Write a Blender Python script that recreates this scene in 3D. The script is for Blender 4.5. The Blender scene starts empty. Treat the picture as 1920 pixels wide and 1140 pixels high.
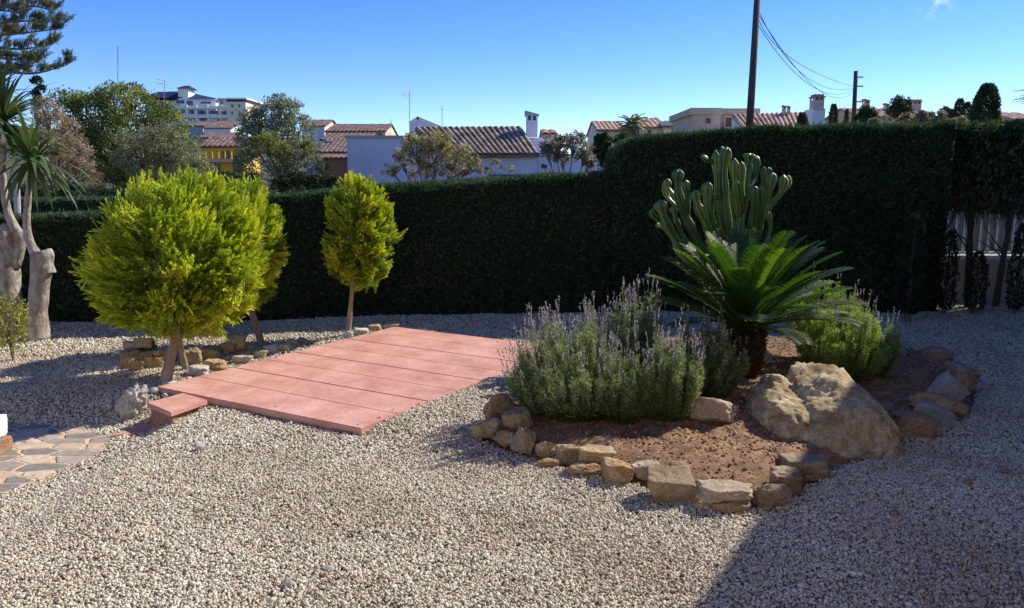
import bpy, bmesh, math, random
import numpy as np
from mathutils import Vector, Matrix, noise as mnoise
R = math.radians
rng = np.random.default_rng(7)
random.seed(7)
scene = bpy.context.scene
COL = scene.collection

# ---------------------------------------------------------------- camera model
F = 1400.0; PITCH = R(9.5); CZ = 1.6
cp, sp = math.cos(PITCH), math.sin(PITCH)
def ray(px, py):
    u = (px-960)/F; v = (570-py)/F
    return np.array([u, cp+v*sp, -sp+v*cp])
def at(px, py, Y):
    d = ray(px, py); t = Y/d[1]
    return np.array([d[0]*t, Y, CZ+d[2]*t])
def gp(px, py, z=0.0):
    d = ray(px, py); t = (z-CZ)/d[2]
    return np.array([d[0]*t, d[1]*t, z])
def S(t):
    t = np.clip(t, 0, 1); return t*t*(3-2*t)
_ra = gp(675,803,0.05)[:2]; _rb = gp(1062,651,0.05)[:2]
def gz(x, y):      # height of the garden floor
    ab = _rb-_ra; L_ab = np.hypot(*ab); rx_ = np.asarray(x, float)-_ra[0]; ry_ = np.asarray(y, float)-_ra[1]
    tt = (rx_*ab[0]+ry_*ab[1])/L_ab**2; dd = (rx_*ab[1]-ry_*ab[0])/L_ab
    bank = 0.040*S(1-np.abs(dd-0.03)/0.35)*S((tt+.02)/.12)*S((1.05-tt)/.1)
    dip = -0.11*S((-np.asarray(x)-2.12)/0.42)*S((5.48-np.asarray(y))/0.48)
    return dip + bank + 0.006*np.sin(6.3*np.asarray(x)+2*np.sin(2.1*np.asarray(y)))*np.sin(5.7*np.asarray(y)+2*np.sin(2.9*np.asarray(x))) + 0.012*np.sin(np.asarray(x)*1.7+1)*np.sin(np.asarray(y)*1.3)
def gpt(px, py):
    z = 0.0
    for _ in range(6):
        p = gp(px, py, z); z = float(gz(p[0], p[1]))
    p = gp(px, py, z); return p
def pxm(px, py, Y):  # metres per photo pixel at depth Y
    d = ray(px, py); return Y/d[1]/F

# ---------------------------------------------------------------- object helpers
def tag(o, label=None, cat=None, group=None, kind=None):
    if label: o['label'] = label
    if cat: o['category'] = cat
    if group: o['group'] = group
    if kind: o['kind'] = kind
    return o
def empty(name, loc, label, cat, group=None):
    o = bpy.data.objects.new(name, None); COL.objects.link(o)
    o.location = [float(v) for v in loc]; o.empty_display_size = 0.1
    return tag(o, label, cat, group)
def rootloc(p):
    v = Vector((0, 0, 0))
    while p is not None:
        v = v + Vector(p.location); p = p.parent
    return np.array(v)
def mk(name, V, Fc, mat, parent=None, origin=None, smooth=False, attrs=None):
    """V (n,3) world coordinates, Fc list of faces or (m,k) array -> one mesh object"""
    V = np.asarray(V, dtype=np.float64).reshape(-1, 3)
    off = rootloc(parent) if parent is not None else (np.array(origin, float) if origin is not None else np.zeros(3))
    Vl = V-off
    me = bpy.data.meshes.new(name)
    if isinstance(Fc, np.ndarray):
        n, k = Fc.shape
        me.vertices.add(len(Vl)); me.vertices.foreach_set('co', Vl.astype(np.float32).ravel())
        me.loops.add(n*k); me.loops.foreach_set('vertex_index', Fc.astype(np.int32).ravel())
        me.polygons.add(n)
        me.polygons.foreach_set('loop_start', np.arange(0, n*k, k, dtype=np.int32))
        me.update(calc_edges=True)
    else:
        me.from_pydata([tuple(map(float, v)) for v in Vl], [], [tuple(int(i) for i in f) for f in Fc])
    if smooth: me.polygons.foreach_set('use_smooth', [True]*len(me.polygons))
    if attrs:
        for k2, arr in attrs.items():
            a = me.attributes.new(k2, 'FLOAT', 'POINT'); a.data.foreach_set('value', np.asarray(arr, dtype=np.float32))
    me.validate(); me.update()
    if mat is not None: me.materials.append(mat)
    o = bpy.data.objects.new(name, me); COL.objects.link(o)
    if parent is not None: o.parent = parent
    elif origin is not None: o.location = [float(v) for v in origin]
    return o

class MB:
    def __init__(s): s.V = []; s.F = []
    def add(s, V, Fc):
        b = len(s.V); s.V.extend([tuple(map(float, v)) for v in V]); s.F.extend([tuple(int(i)+b for i in f) for f in Fc]); return s
    def box(s, x0, y0, z0, x1, y1, z1):
        v = [(x0,y0,z0),(x1,y0,z0),(x1,y1,z0),(x0,y1,z0),(x0,y0,z1),(x1,y0,z1),(x1,y1,z1),(x0,y1,z1)]
        return s.add(v, [(0,3,2,1),(4,5,6,7),(0,1,5,4),(1,2,6,5),(2,3,7,6),(3,0,4,7)])
    def prism(s, poly, z0, z1):
        n = len(poly)
        v = [(p[0],p[1],z0) for p in poly]+[(p[0],p[1],z1) for p in poly]
        f = [tuple(range(n-1,-1,-1)), tuple(range(n,2*n))]+[(i,(i+1)%n,n+(i+1)%n,n+i) for i in range(n)]
        return s.add(v, f)
    def quadslab(s, a, b, c, d, t):
        """a b c d counter-clockwise seen from outside, thickness t inwards"""
        a,b,c,d = [np.array(q, float) for q in (a,b,c,d)]
        n = np.cross(b-a, d-a); n = n/np.linalg.norm(n)
        v = [a,b,c,d]+[q-n*t for q in (a,b,c,d)]
        return s.add(v, [(0,1,2,3),(7,6,5,4),(0,4,5,1),(1,5,6,2),(2,6,7,3),(3,7,4,0)])
    def tube(s, pts, rad, seg=8, jit=0.0, cap=True, cross=None):
        pts = [np.array(p, float) for p in pts]; n = len(pts)
        if not hasattr(rad, '__len__'): rad = [rad]*n
        t0 = pts[1]-pts[0]; t0 = t0/np.linalg.norm(t0)
        up = np.array([0,0,1.0]) if abs(t0[2]) < 0.9 else np.array([1.0,0,0])
        u = np.cross(t0, up); u /= np.linalg.norm(u)
        V = []; 
        for i in range(n):
            t = pts[min(i+1,n-1)]-pts[max(i-1,0)]; t = t/(np.linalg.norm(t)+1e-9)
            u = u-t*np.dot(u,t); u /= np.linalg.norm(u)+1e-9; w = np.cross(t,u)
            for k in range(seg):
                a = 2*math.pi*k/seg
                r = rad[i]*(1+jit*mnoise.noise(Vector((pts[i]+(u*math.cos(a)+w*math.sin(a))*rad[i])*6)))
                if cross is not None: r *= cross(k, seg, i)
                V.append(pts[i]+(u*math.cos(a)+w*math.sin(a))*r)
        Fc = [(i*seg+k, i*seg+(k+1)%seg, (i+1)*seg+(k+1)%seg, (i+1)*seg+k) for i in range(n-1) for k in range(seg)]
        if cap:
            Fc.append(tuple(range(seg-1,-1,-1))); Fc.append(tuple((n-1)*seg+k for k in range(seg)))
        return s.add(V, Fc)
    def build(s, name, mat, parent=None, origin=None, smooth=False):
        return mk(name, np.array(s.V), s.F, mat, parent, origin, smooth)
def smoothpath(pts, n):
    P = [np.array(p, float) for p in pts]
    P = [2*P[0]-P[1]]+P+[2*P[-1]-P[-2]]; out = []
    m = len(P)-3
    for i in range(n+1):
        t = i/n*m; k = min(int(t), m-1); f = t-k
        a,b,c,d = P[k:k+4]
        out.append(0.5*((2*b)+(-a+c)*f+(2*a-5*b+4*c-d)*f*f+(-a+3*b-3*c+d)*f**3))
    return out

# ---------------------------------------------------------------- materials
def newmat(name):
    m = bpy.data.materials.new(name); m.use_nodes = True
    nt = m.node_tree; nt.nodes.clear()
    out = nt.nodes.new('ShaderNodeOutputMaterial'); return m, nt, out
def N(nt, t, **kw):
    n = nt.nodes.new(t)
    for k, v in kw.items():
        if k in n.inputs: n.inputs[k].default_value = v
        else: setattr(n, k, v)
    return n
def col(c): return (c[0], c[1], c[2], 1.0)
def ramp(nt, stops):
    r = nt.nodes.new('ShaderNodeValToRGB'); e = r.color_ramp.elements
    while len(e) < len(stops): e.new(0.5)
    for i, (p, c) in enumerate(stops): e[i].position = p; e[i].color = col(c)
    return r
def surf(name, stops, scale=6, detail=8, rough=0.9, bump=0.3, bscale=40, bdist=0.01, spec=0.2, coord='Object', stretch=None, distort=0.0, fine=None):
    m, nt, out = newmat(name); L = nt.links.new
    b = N(nt, 'ShaderNodeBsdfPrincipled', Roughness=rough); b.inputs['Specular IOR Level'].default_value = spec
    tc = N(nt, 'ShaderNodeTexCoord'); src = tc.outputs[coord]
    if stretch:
        mp = N(nt, 'ShaderNodeMapping'); mp.inputs['Scale'].default_value = stretch; L(src, mp.inputs[0]); src = mp.outputs[0]
    no = N(nt, 'ShaderNodeTexNoise', Scale=scale, Detail=detail, Roughness=0.65, Distortion=distort); L(src, no.inputs['Vector'])
    r = ramp(nt, stops); L(no.outputs['Fac'], r.inputs[0])
    c = r.outputs[0]
    n2 = N(nt, 'ShaderNodeTexNoise', Scale=bscale, Detail=6, Roughness=0.6); L(src, n2.inputs['Vector'])
    if fine:
        mx = N(nt, 'ShaderNodeMix', data_type='RGBA', blend_type='MULTIPLY'); mx.inputs[0].default_value = 1
        r2 = ramp(nt, [(0.3, (1-fine,)*3), (0.7, (1,1,1))]); L(n2.outputs['Fac'], r2.inputs[0])
        L(c, mx.inputs[6]); L(r2.outputs[0], mx.inputs[7]); c = mx.outputs[2]
    L(c, b.inputs['Base Color'])
    bp = N(nt, 'ShaderNodeBump', Strength=bump, Distance=bdist); L(n2.outputs['Fac'], bp.inputs['Height']); L(bp.outputs[0], b.inputs['Normal'])
    L(b.outputs[0], out.inputs[0]); return m
def leafmat(name, stops, trans=0.35, rough=0.55, spec=0.3, tcol=None):
    """colour follows the per-leaf attribute 'v'"""
    m, nt, out = newmat(name); L = nt.links.new
    at_ = N(nt, 'ShaderNodeAttribute', attribute_name='v'); r = ramp(nt, stops); L(at_.outputs['Fac'], r.inputs[0])
    b = N(nt, 'ShaderNodeBsdfPrincipled', Roughness=rough); b.inputs['Specular IOR Level'].default_value = spec
    L(r.outputs[0], b.inputs['Base Color'])
    t = N(nt, 'ShaderNodeBsdfTranslucent')
    mx = N(nt, 'ShaderNodeMixShader'); mx.inputs[0].default_value = trans
    g = N(nt, 'ShaderNodeMix', data_type='RGBA', blend_type='MULTIPLY'); g.inputs[0].default_value = 1
    L(r.outputs[0], g.inputs[6]); g.inputs[7].default_value = col(tcol or (1.25,1.2,0.6))
    L(g.outputs[2], t.inputs[0]); L(b.outputs[0], mx.inputs[1]); L(t.outputs[0], mx.inputs[2]); L(mx.outputs[0], out.inputs[0])
    return m
def flat(name, c, rough=0.7, spec=0.3, metal=0.0, var=0.12):
    c2 = tuple(x*(1-var) for x in c)
    m = surf(name, [(0.35, c2), (0.65, c)], scale=3, rough=rough, bump=0.1, spec=spec)
    if metal: [n for n in m.node_tree.nodes if n.type == 'BSDF_PRINCIPLED'][0].inputs['Metallic'].default_value = metal
    return m

M = {}
M['bark'] = surf('bark', [(0.3,(0.10,0.075,0.055)),(0.6,(0.22,0.17,0.13)),(0.75,(0.33,0.28,0.23))], scale=9, bump=0.8, bscale=25, bdist=0.02, stretch=(1,1,0.25))
M['pale_bark'] = surf('pale_bark', [(0.3,(0.20,0.15,0.11)),(0.45,(0.42,0.36,0.30)),(0.58,(0.56,0.50,0.43)),(0.72,(0.26,0.19,0.14))], scale=11, bump=1.0, bscale=26, bdist=0.035, fine=0.45, stretch=(1,1,0.5), distort=0.4)
M['golden_bark'] = surf('golden_bark', [(0.3,(0.20,0.14,0.10)),(0.6,(0.36,0.28,0.21)),(0.75,(0.45,0.38,0.30))], scale=12, bump=0.8, bscale=30, bdist=0.012, stretch=(1,1,0.2))
M['golden'] = leafmat('golden_foliage', [(0.0,(0.04,0.09,0.014)),(0.35,(0.19,0.30,0.025)),(0.7,(0.48,0.56,0.040)),(1.0,(0.82,0.79,0.080))], trans=0.32, rough=0.6, tcol=(1.08,1.12,0.5))
M['green_hedge'] = leafmat('hedge_foliage', [(0.0,(0.022,0.055,0.030)),(0.55,(0.060,0.115,0.055)),(0.9,(0.15,0.20,0.075)),(1.0,(0.22,0.17,0.09))], trans=0.2, rough=0.6)
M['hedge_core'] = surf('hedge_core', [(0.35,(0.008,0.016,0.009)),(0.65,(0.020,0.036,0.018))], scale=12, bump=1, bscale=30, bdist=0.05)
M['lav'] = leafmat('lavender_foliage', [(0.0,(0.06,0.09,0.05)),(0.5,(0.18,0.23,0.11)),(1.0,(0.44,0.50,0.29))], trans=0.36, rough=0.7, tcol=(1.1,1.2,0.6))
M['lavgreen'] = leafmat('fresh_lavender_foliage', [(0.0,(0.07,0.12,0.035)),(0.5,(0.21,0.30,0.09)),(1.0,(0.46,0.54,0.20))], trans=0.45, rough=0.7, tcol=(1.1,1.2,0.5))
M['spike'] = leafmat('lavender_spikes', [(0.0,(0.17,0.14,0.16)),(0.6,(0.36,0.31,0.34)),(1.0,(0.60,0.55,0.52))], trans=0.25, tcol=(1,1,1))
M['cycad'] = leafmat('cycad_leaflets', [(0.0,(0.018,0.045,0.012)),(0.5,(0.045,0.10,0.018)),(1.0,(0.13,0.19,0.025))], trans=0.38, rough=0.58, spec=0.4, tcol=(1.35,1.4,0.4))
M['yucca'] = leafmat('yucca_leaves', [(0.0,(0.03,0.06,0.025)),(0.6,(0.08,0.13,0.045)),(1.0,(0.20,0.25,0.09))], trans=0.25, rough=0.35, spec=0.5)
M['wood'] = surf('weathered_wood', [(0.3,(0.05,0.035,0.028)),(0.7,(0.13,0.095,0.07))], scale=4, stretch=(1,1,0.1), bump=0.6, bscale=14)
M['white'] = surf('white_render', [(0.3,(0.66,0.65,0.63)),(0.7,(0.80,0.79,0.77))], scale=0.8, bump=0.15, fine=0.08)
M['shade_white'] = surf('shade_tinted_white', [(0.3,(0.60,0.62,0.72)),(0.7,(0.72,0.73,0.82))], scale=0.7, bump=0.15, fine=0.06)  # white walls with the lavender tint of their shade put into the colour
M['cream'] = surf('cream_render', [(0.3,(0.72,0.62,0.44)),(0.7,(0.85,0.76,0.56))], scale=0.8, bump=0.15)
M['beige'] = surf('beige_render', [(0.3,(0.46,0.36,0.26)),(0.7,(0.58,0.47,0.35))], scale=0.9, bump=0.2)
M['yellow'] = surf('yellow_render', [(0.3,(0.62,0.36,0.05)),(0.7,(0.80,0.50,0.09))], scale=0.8, bump=0.2)
M['grey'] = flat('grey_trim', (0.40,0.41,0.43))
M['glass'] = flat('dark_window', (0.03,0.035,0.045), rough=0.2, spec=0.6)
M['navy'] = surf('navy_roof', [(0.3,(0.015,0.02,0.06)),(0.7,(0.03,0.04,0.11))], scale=2, rough=0.7)
M['metal'] = flat('aerial_metal', (0.35,0.36,0.38), rough=0.4, metal=0.6)
M['cable'] = flat('cable_rubber', (0.05,0.05,0.055))
M['brown'] = flat('brown_shutter', (0.18,0.11,0.07))
M['railing'] = flat('railing_grey', (0.42,0.43,0.42))
M['coping'] = flat('pale_coping', (0.80,0.76,0.66))
def tilemat(name, stops):
    m, nt, out = newmat(name); L = nt.links.new
    b = N(nt, 'ShaderNodeBsdfPrincipled', Roughness=0.9); b.inputs['Specular IOR Level'].default_value = 0.15
    a = N(nt, 'ShaderNodeAttribute', attribute_name='v'); r = ramp(nt, stops); L(a.outputs['Fac'], r.inputs[0])
    tc = N(nt, 'ShaderNodeTexCoord'); no = N(nt, 'ShaderNodeTexNoise', Scale=2.5, Detail=6); L(tc.outputs['Object'], no.inputs['Vector'])
    mx = N(nt, 'ShaderNodeMix', data_type='RGBA', blend_type='MULTIPLY'); mx.inputs[0].default_value = 1
    r2 = ramp(nt, [(0.3,(0.6,0.58,0.55)),(0.65,(1,1,1))]); L(no.outputs['Fac'], r2.inputs[0])
    L(r.outputs[0], mx.inputs[6]); L(r2.outputs[0], mx.inputs[7]); L(mx.outputs[2], b.inputs['Base Color']); L(b.outputs[0], out.inputs[0]); return m
M['tile'] = tilemat('clay_tiles', [(0.0,(0.15,0.11,0.08)),(0.5,(0.34,0.245,0.175)),(1.0,(0.58,0.47,0.36))])
M['tile_pale'] = tilemat('pale_clay_tiles', [(0.0,(0.36,0.23,0.15)),(0.5,(0.58,0.36,0.24)),(1.0,(0.76,0.58,0.42))])
M['tile_dark'] = tilemat('brown_tiles', [(0.0,(0.10,0.07,0.06)),(0.5,(0.22,0.145,0.12)),(1.0,(0.38,0.28,0.24))])

# rocks
def rockmat(name, a, b, c, patch=None):
    m, nt, out = newmat(name); L = nt.links.new
    bs = N(nt, 'ShaderNodeBsdfPrincipled', Roughness=0.92); bs.inputs['Specular IOR Level'].default_value = 0.15
    tc = N(nt, 'ShaderNodeTexCoord'); oi = N(nt, 'ShaderNodeObjectInfo')
    ad = N(nt, 'ShaderNodeVectorMath', operation='ADD'); L(tc.outputs['Object'], ad.inputs[0]); 
    mu = N(nt, 'ShaderNodeMath', operation='MULTIPLY'); mu.inputs[1].default_value = 37; L(oi.outputs['Random'], mu.inputs[0]); L(mu.outputs[0], ad.inputs[1])
    n1 = N(nt, 'ShaderNodeTexNoise', Scale=7, Detail=10, Roughness=0.7, Distortion=0.5); L(ad.outputs[0], n1.inputs['Vector'])
    r = ramp(nt, [(0.32,a),(0.5,b),(0.66,c)]); L(n1.outputs['Fac'], r.inputs[0])
    n2 = N(nt, 'ShaderNodeTexNoise', Scale=95, Detail=8, Roughness=0.8); L(ad.outputs[0], n2.inputs['Vector'])
    mx = N(nt, 'ShaderNodeMix', data_type='RGBA', blend_type='MULTIPLY'); mx.inputs[0].default_value = 1
    r2 = ramp(nt, [(0.38,(0.50,0.47,0.44)),(0.55,(1,1,1))]); L(n2.outputs['Fac'], r2.inputs[0])
    L(r.outputs[0], mx.inputs[6]); L(r2.outputs[0], mx.inputs[7]); L(mx.outputs[2], bs.inputs['Base Color'])
    b1 = N(nt, 'ShaderNodeBump', Strength=1.0, Distance=0.035); L(n1.outputs['Fac'], b1.inputs['Height'])
    b2 = N(nt, 'ShaderNodeBump', Strength=0.9, Distance=0.010); L(n2.outputs['Fac'], b2.inputs['Height']); L(b1.outputs[0], b2.inputs['Normal'])
    L(b2.outputs[0], bs.inputs['Normal']); L(bs.outputs[0], out.inputs[0]); return m
RM = {
 'tan': rockmat('tan_stone', (0.35,0.235,0.115),(0.60,0.45,0.255),(0.74,0.63,0.42)),
 'ochre': rockmat('ochre_stone', (0.32,0.20,0.10),(0.56,0.38,0.20),(0.72,0.56,0.36)),
 'grey': rockmat('grey_stone', (0.22,0.20,0.18),(0.38,0.35,0.31),(0.50,0.46,0.40)),
 'blue': rockmat('slate_stone', (0.30,0.29,0.27),(0.46,0.45,0.42),(0.60,0.58,0.54)),
 'brown': rockmat('brown_stone', (0.25,0.185,0.11),(0.44,0.34,0.21),(0.60,0.49,0.33)),
 'pale': rockmat('pale_stone', (0.48,0.38,0.26),(0.66,0.54,0.38),(0.76,0.68,0.54)),
 'white': rockmat('white_stone', (0.52,0.50,0.44),(0.74,0.72,0.67),(0.84,0.82,0.78)),
 'rusty': rockmat('rusty_stone', (0.30,0.16,0.09),(0.46,0.28,0.16),(0.56,0.39,0.25)),
 'boulder': rockmat('boulder_stone', (0.22,0.155,0.075),(0.58,0.455,0.25),(0.84,0.74,0.50)),
}
_ico = {}
def ico(sub):
    if sub not in _ico:
        bm = bmesh.new(); bmesh.ops.create_icosphere(bm, subdivisions=sub, radius=1)
        bm.verts.ensure_lookup_table()
        _ico[sub] = (np.array([v.co[:] for v in bm.verts]), np.array([[v.index for v in f.verts] for f in bm.faces])); bm.free()
    return _ico[sub]
def rockshape(dims, seed, sub=4, nplanes=12, rough=0.10, boxy=0.0, fr=2.2, yaw=0, pitch=0, roll=0):
    r_ = np.random.default_rng(seed)
    V, Fc = ico(sub)
    n = r_.normal(size=(nplanes,3)); n /= np.linalg.norm(n, axis=1)[:,None]
    o = r_.uniform(0.62, 0.95, nplanes)
    if boxy > 0:
        ax = np.array([[1,0,0],[-1,0,0],[0,1,0],[0,-1,0],[0,0,1],[0,0,-1]], float)+r_.normal(size=(6,3))*0.13
        ax /= np.linalg.norm(ax, axis=1)[:,None]
        n = np.vstack([n, ax]); o = np.concatenate([o*(1+0.3*boxy), np.full(6, 0.62)+r_.uniform(-.05,.05,6)])
    dt = V@n.T
    with np.errstate(divide='ignore'):
        rr = np.where(dt > 0.05, o/np.maximum(dt, 0.05), 9)
    k = 34.0
    rad = -np.log(np.exp(-k*np.minimum(rr, 3)).sum(1)+np.exp(-k*1.05))/k
    P = V*rad[:,None]
    so = Vector(r_.uniform(-50,50,3))
    ns = np.array([mnoise.fractal(Vector(p)*fr+so, 0.75, 2.1, 7) for p in P])
    P = P*(1+rough*1.25*ns)[:,None]
    P = P-(P.max(0)+P.min(0))/2; P = P/(P.max(0)-P.min(0))
    rot = np.array(Matrix.Rotation(yaw,3,'Z')@Matrix.Rotation(pitch,3,'X')@Matrix.Rotation(roll,3,'Y'))
    P = P*np.array(dims)
    P = P@rot.T
    return P, Fc
def inpoly(x, y, poly):
    x = np.asarray(x); y = np.asarray(y); c = np.zeros(x.shape, bool); n = len(poly)
    for i in range(n):
        x0,y0 = poly[i][:2]; x1,y1 = poly[(i+1)%n][:2]
        cond = ((y0 > y) != (y1 > y)) & (x < (x1-x0)*(y-y0)/((y1-y0) if y1 != y0 else 1e-9)+x0)
        c ^= cond
    return c
def distpoly(x, y, poly):
    x = np.asarray(x, float); y = np.asarray(y, float); d = np.full(x.shape, 1e9); n = len(poly)
    for i in range(n):
        a = np.array(poly[i][:2]); b = np.array(poly[(i+1)%n][:2]); ab = b-a
        t = np.clip(((x-a[0])*ab[0]+(y-a[1])*ab[1])/(ab@ab), 0, 1)
        d = np.minimum(d, np.hypot(x-a[0]-t*ab[0], y-a[1]-t*ab[1]))
    return np.where(inpoly(x, y, poly), d, -d)

def blades(base, tip, width, mid=0.45, side=None):
    """(n,3) base and tip of leaf-shaped quads; returns V, F"""
    base = np.asarray(base); tip = np.asarray(tip); n = len(base)
    d = tip-base; d = d/(np.linalg.norm(d, axis=1)[:,None]+1e-9)
    if side is None: side = rng.normal(size=(n,3))
    s_ = side-d*(side*d).sum(1)[:,None]; s_ /= np.linalg.norm(s_, axis=1)[:,None]+1e-9
    w = (np.asarray(width)*np.ones(n))[:,None]/2
    m_ = base+(tip-base)*mid
    V = np.stack([base, m_+s_*w, tip, m_-s_*w], axis=1).reshape(-1,3)
    return V, np.arange(4*n).reshape(n,4)
def unit(a): return a/(np.linalg.norm(a, axis=-1, keepdims=True)+1e-9)
def randdir(n, r_=None):
    r_ = r_ or rng; return unit(r_.normal(size=(n,3)))
def tufts(P, A, Ls, K=24, leaf=0.04, wid=0.008, spread=0.6, flatness=0.6, vt=None, tipv=0.25):
    """feathery conifer sprays: P base, A axis, Ls length"""
    T = len(P); A = unit(A)
    s1 = unit(np.cross(A, randdir(T))); s2 = np.cross(A, s1)
    t = np.linspace(0.05, 1.0, K)[None,:]+rng.uniform(-.02,.02,(T,K))
    phi = np.where(np.arange(K)%2 == 0, 0, math.pi)[None,:]+rng.normal(size=(T,K))*(1-flatness)*2.2
    perp = s1[:,None,:]*np.cos(phi)[...,None]+s2[:,None,:]*np.sin(phi)[...,None]
    B = P[:,None,:]+A[:,None,:]*(Ls[:,None]*t)[...,None]
    l = (leaf*(1.15-0.6*t)*rng.uniform(.7,1.3,(T,K)))
    sp_ = spread*(1.05-0.75*t)
    D = unit(A[:,None,:]*0.75+perp*sp_[...,None])
    E = B+D*l[...,None]
    if vt is None: vt = rng.uniform(0,1,T)
    v = np.clip(vt[:,None]*(1-tipv)+tipv*t+rng.uniform(-.08,.08,(T,K)), 0, 1)
    V, Fc = blades(B.reshape(-1,3), E.reshape(-1,3), wid*rng.uniform(.7,1.3,T*K))
    return V, Fc, np.repeat(v.ravel(), 4)
def join(parts):
    Vs=[];Fs=[];As=[];b=0
    for V,Fc,a in parts:
        Vs.append(V);Fs.append(Fc+b);As.append(a);b+=len(V)
    return np.vstack(Vs), np.vstack(Fs), np.concatenate(As)
# ================================================================= camera, sun, sky
cam = bpy.data.cameras.new('camera'); co = bpy.data.objects.new('camera', cam); COL.objects.link(co)
cam.sensor_width = 36; cam.lens = F/1920*36; cam.clip_end = 3000; cam.clip_start = 0.05
co.location = (0,0,CZ); co.rotation_euler = (R(90)-PITCH, 0, 0); scene.camera = co
SUN_AZ = R(56); SUN_EL = R(38.5)     # azimuth from +Y towards +X
sd = Vector((math.sin(SUN_AZ)*math.cos(SUN_EL), math.cos(SUN_AZ)*math.cos(SUN_EL), math.sin(SUN_EL)))
sun = bpy.data.lights.new('sun', 'SUN'); sun.energy = 4.6; sun.angle = R(0.6); sun.color = (1.0,0.93,0.82)
so = bpy.data.objects.new('sun', sun); COL.objects.link(so); so.rotation_euler = sd.to_track_quat('Z','Y').to_euler(); so.location = (20,20,30)
w = bpy.data.worlds.new('World'); scene.world = w; w.use_nodes = True
nt = w.node_tree; bg = nt.nodes['Background']
sky = nt.nodes.new('ShaderNodeTexSky'); sky.sky_type = 'NISHITA'; sky.sun_disc = False
sky.sun_elevation = SUN_EL; sky.sun_rotation = SUN_AZ; sky.air_density = 0.80; sky.dust_density = 0.0; sky.ozone_density = 4.0; sky.altitude = 50
hs_ = nt.nodes.new('ShaderNodeHueSaturation'); hs_.inputs['Saturation'].default_value = 1.28; hs_.inputs['Hue'].default_value = 0.519
nt.links.new(sky.outputs[0], hs_.inputs['Color'])
# one small wisp of cloud high on the right
tcw = nt.nodes.new('ShaderNodeTexCoord'); cd = ray(1757,2); cd = cd/np.linalg.norm(cd)
dp = nt.nodes.new('ShaderNodeVectorMath'); dp.operation='DISTANCE'; dp.inputs[1].default_value = tuple(cd); nt.links.new(tcw.outputs['Generated'], dp.inputs[0])
nw_ = nt.nodes.new('ShaderNodeTexNoise'); nw_.inputs['Scale'].default_value = 70; nw_.inputs['Detail'].default_value = 6; nt.links.new(tcw.outputs['Generated'], nw_.inputs['Vector'])
mr = nt.nodes.new('ShaderNodeMapRange'); mr.inputs[1].default_value = 0.022; mr.inputs[2].default_value = 0.0; nt.links.new(dp.outputs['Value'], mr.inputs[0])
mm = nt.nodes.new('ShaderNodeMath'); mm.operation='MULTIPLY'; nr_ = nt.nodes.new('ShaderNodeMapRange'); nr_.inputs[1].default_value=.48; nr_.inputs[2].default_value=.75; nr_.inputs[4].default_value=.6; nt.links.new(nw_.outputs['Fac'], nr_.inputs[0]); nt.links.new(mr.outputs[0], mm.inputs[0]); nt.links.new(nr_.outputs[0], mm.inputs[1])
cmx = nt.nodes.new('ShaderNodeMix'); cmx.data_type='RGBA'; nt.links.new(mm.outputs[0], cmx.inputs[0]); nt.links.new(hs_.outputs[0], cmx.inputs[6]); cmx.inputs[7].default_value = (7,7.5,8,1)
nt.links.new(cmx.outputs[2], bg.inputs[0]); bg.inputs[1].default_value = 0.137
scene.view_settings.view_transform = 'Standard'; scene.view_settings.look = 'None'; scene.view_settings.exposure = 0.56

# ================================================================= ground to the horizon with the hill on the left
def hillz(x, y):
    x = np.asarray(x, float); y = np.asarray(y, float)
    h = 12.5*S((y-80)/110)*S((-x-25)/45)
    h = h+1.5*S((y-45)/40)*S((-x-8)/25)
    return h-0.03
xs = np.unique(np.concatenate([np.linspace(-900,-60,15), np.linspace(-60,60,41), np.linspace(60,900,15)]))
ys = np.unique(np.concatenate([np.linspace(-300,-20,6), np.linspace(-20,220,70), np.linspace(220,1500,14)]))
X, Y = np.meshgrid(xs, ys); nx = len(xs); ny = len(ys)
Z = hillz(X, Y); Z = np.where((Y < 12) & (X < 2), np.minimum(Z, -0.2), Z)
Z = np.where((np.hypot(X, Y-4) < 16), -0.25, Z)
idx = np.arange(nx*ny).reshape(ny,nx)
Fc = np.stack([idx[:-1,:-1],idx[:-1,1:],idx[1:,1:],idx[1:,:-1]],-1).reshape(-1,4)
gmat = surf('dry_earth', [(0.3,(0.05,0.06,0.03)),(0.5,(0.11,0.10,0.06)),(0.7,(0.05,0.075,0.03))], scale=0.3, bump=0.5, bscale=4, bdist=0.1)
g = mk('ground', np.stack([X,Y,Z],-1).reshape(-1,3), Fc, gmat, smooth=True); tag(g, kind='structure', label='dry earth ground running out to the hillside behind the garden')

# ================================================================= hedge line on the plan
HB = [(-420,612),(-150,610),(150,606),(320,604),(500,601),(700,596),(850,591),(1000,587),(1150,585),(1400,583),(1600,583),(1700,584),(1745,585)]
HT = [420,417,408,392,372,354,345,334,262,248,240,237,235]
hb = [gp(*p) for p in HB]
def hedge_y(x):
    return np.interp(x, [p[0] for p in hb], [p[1] for p in hb])

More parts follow.
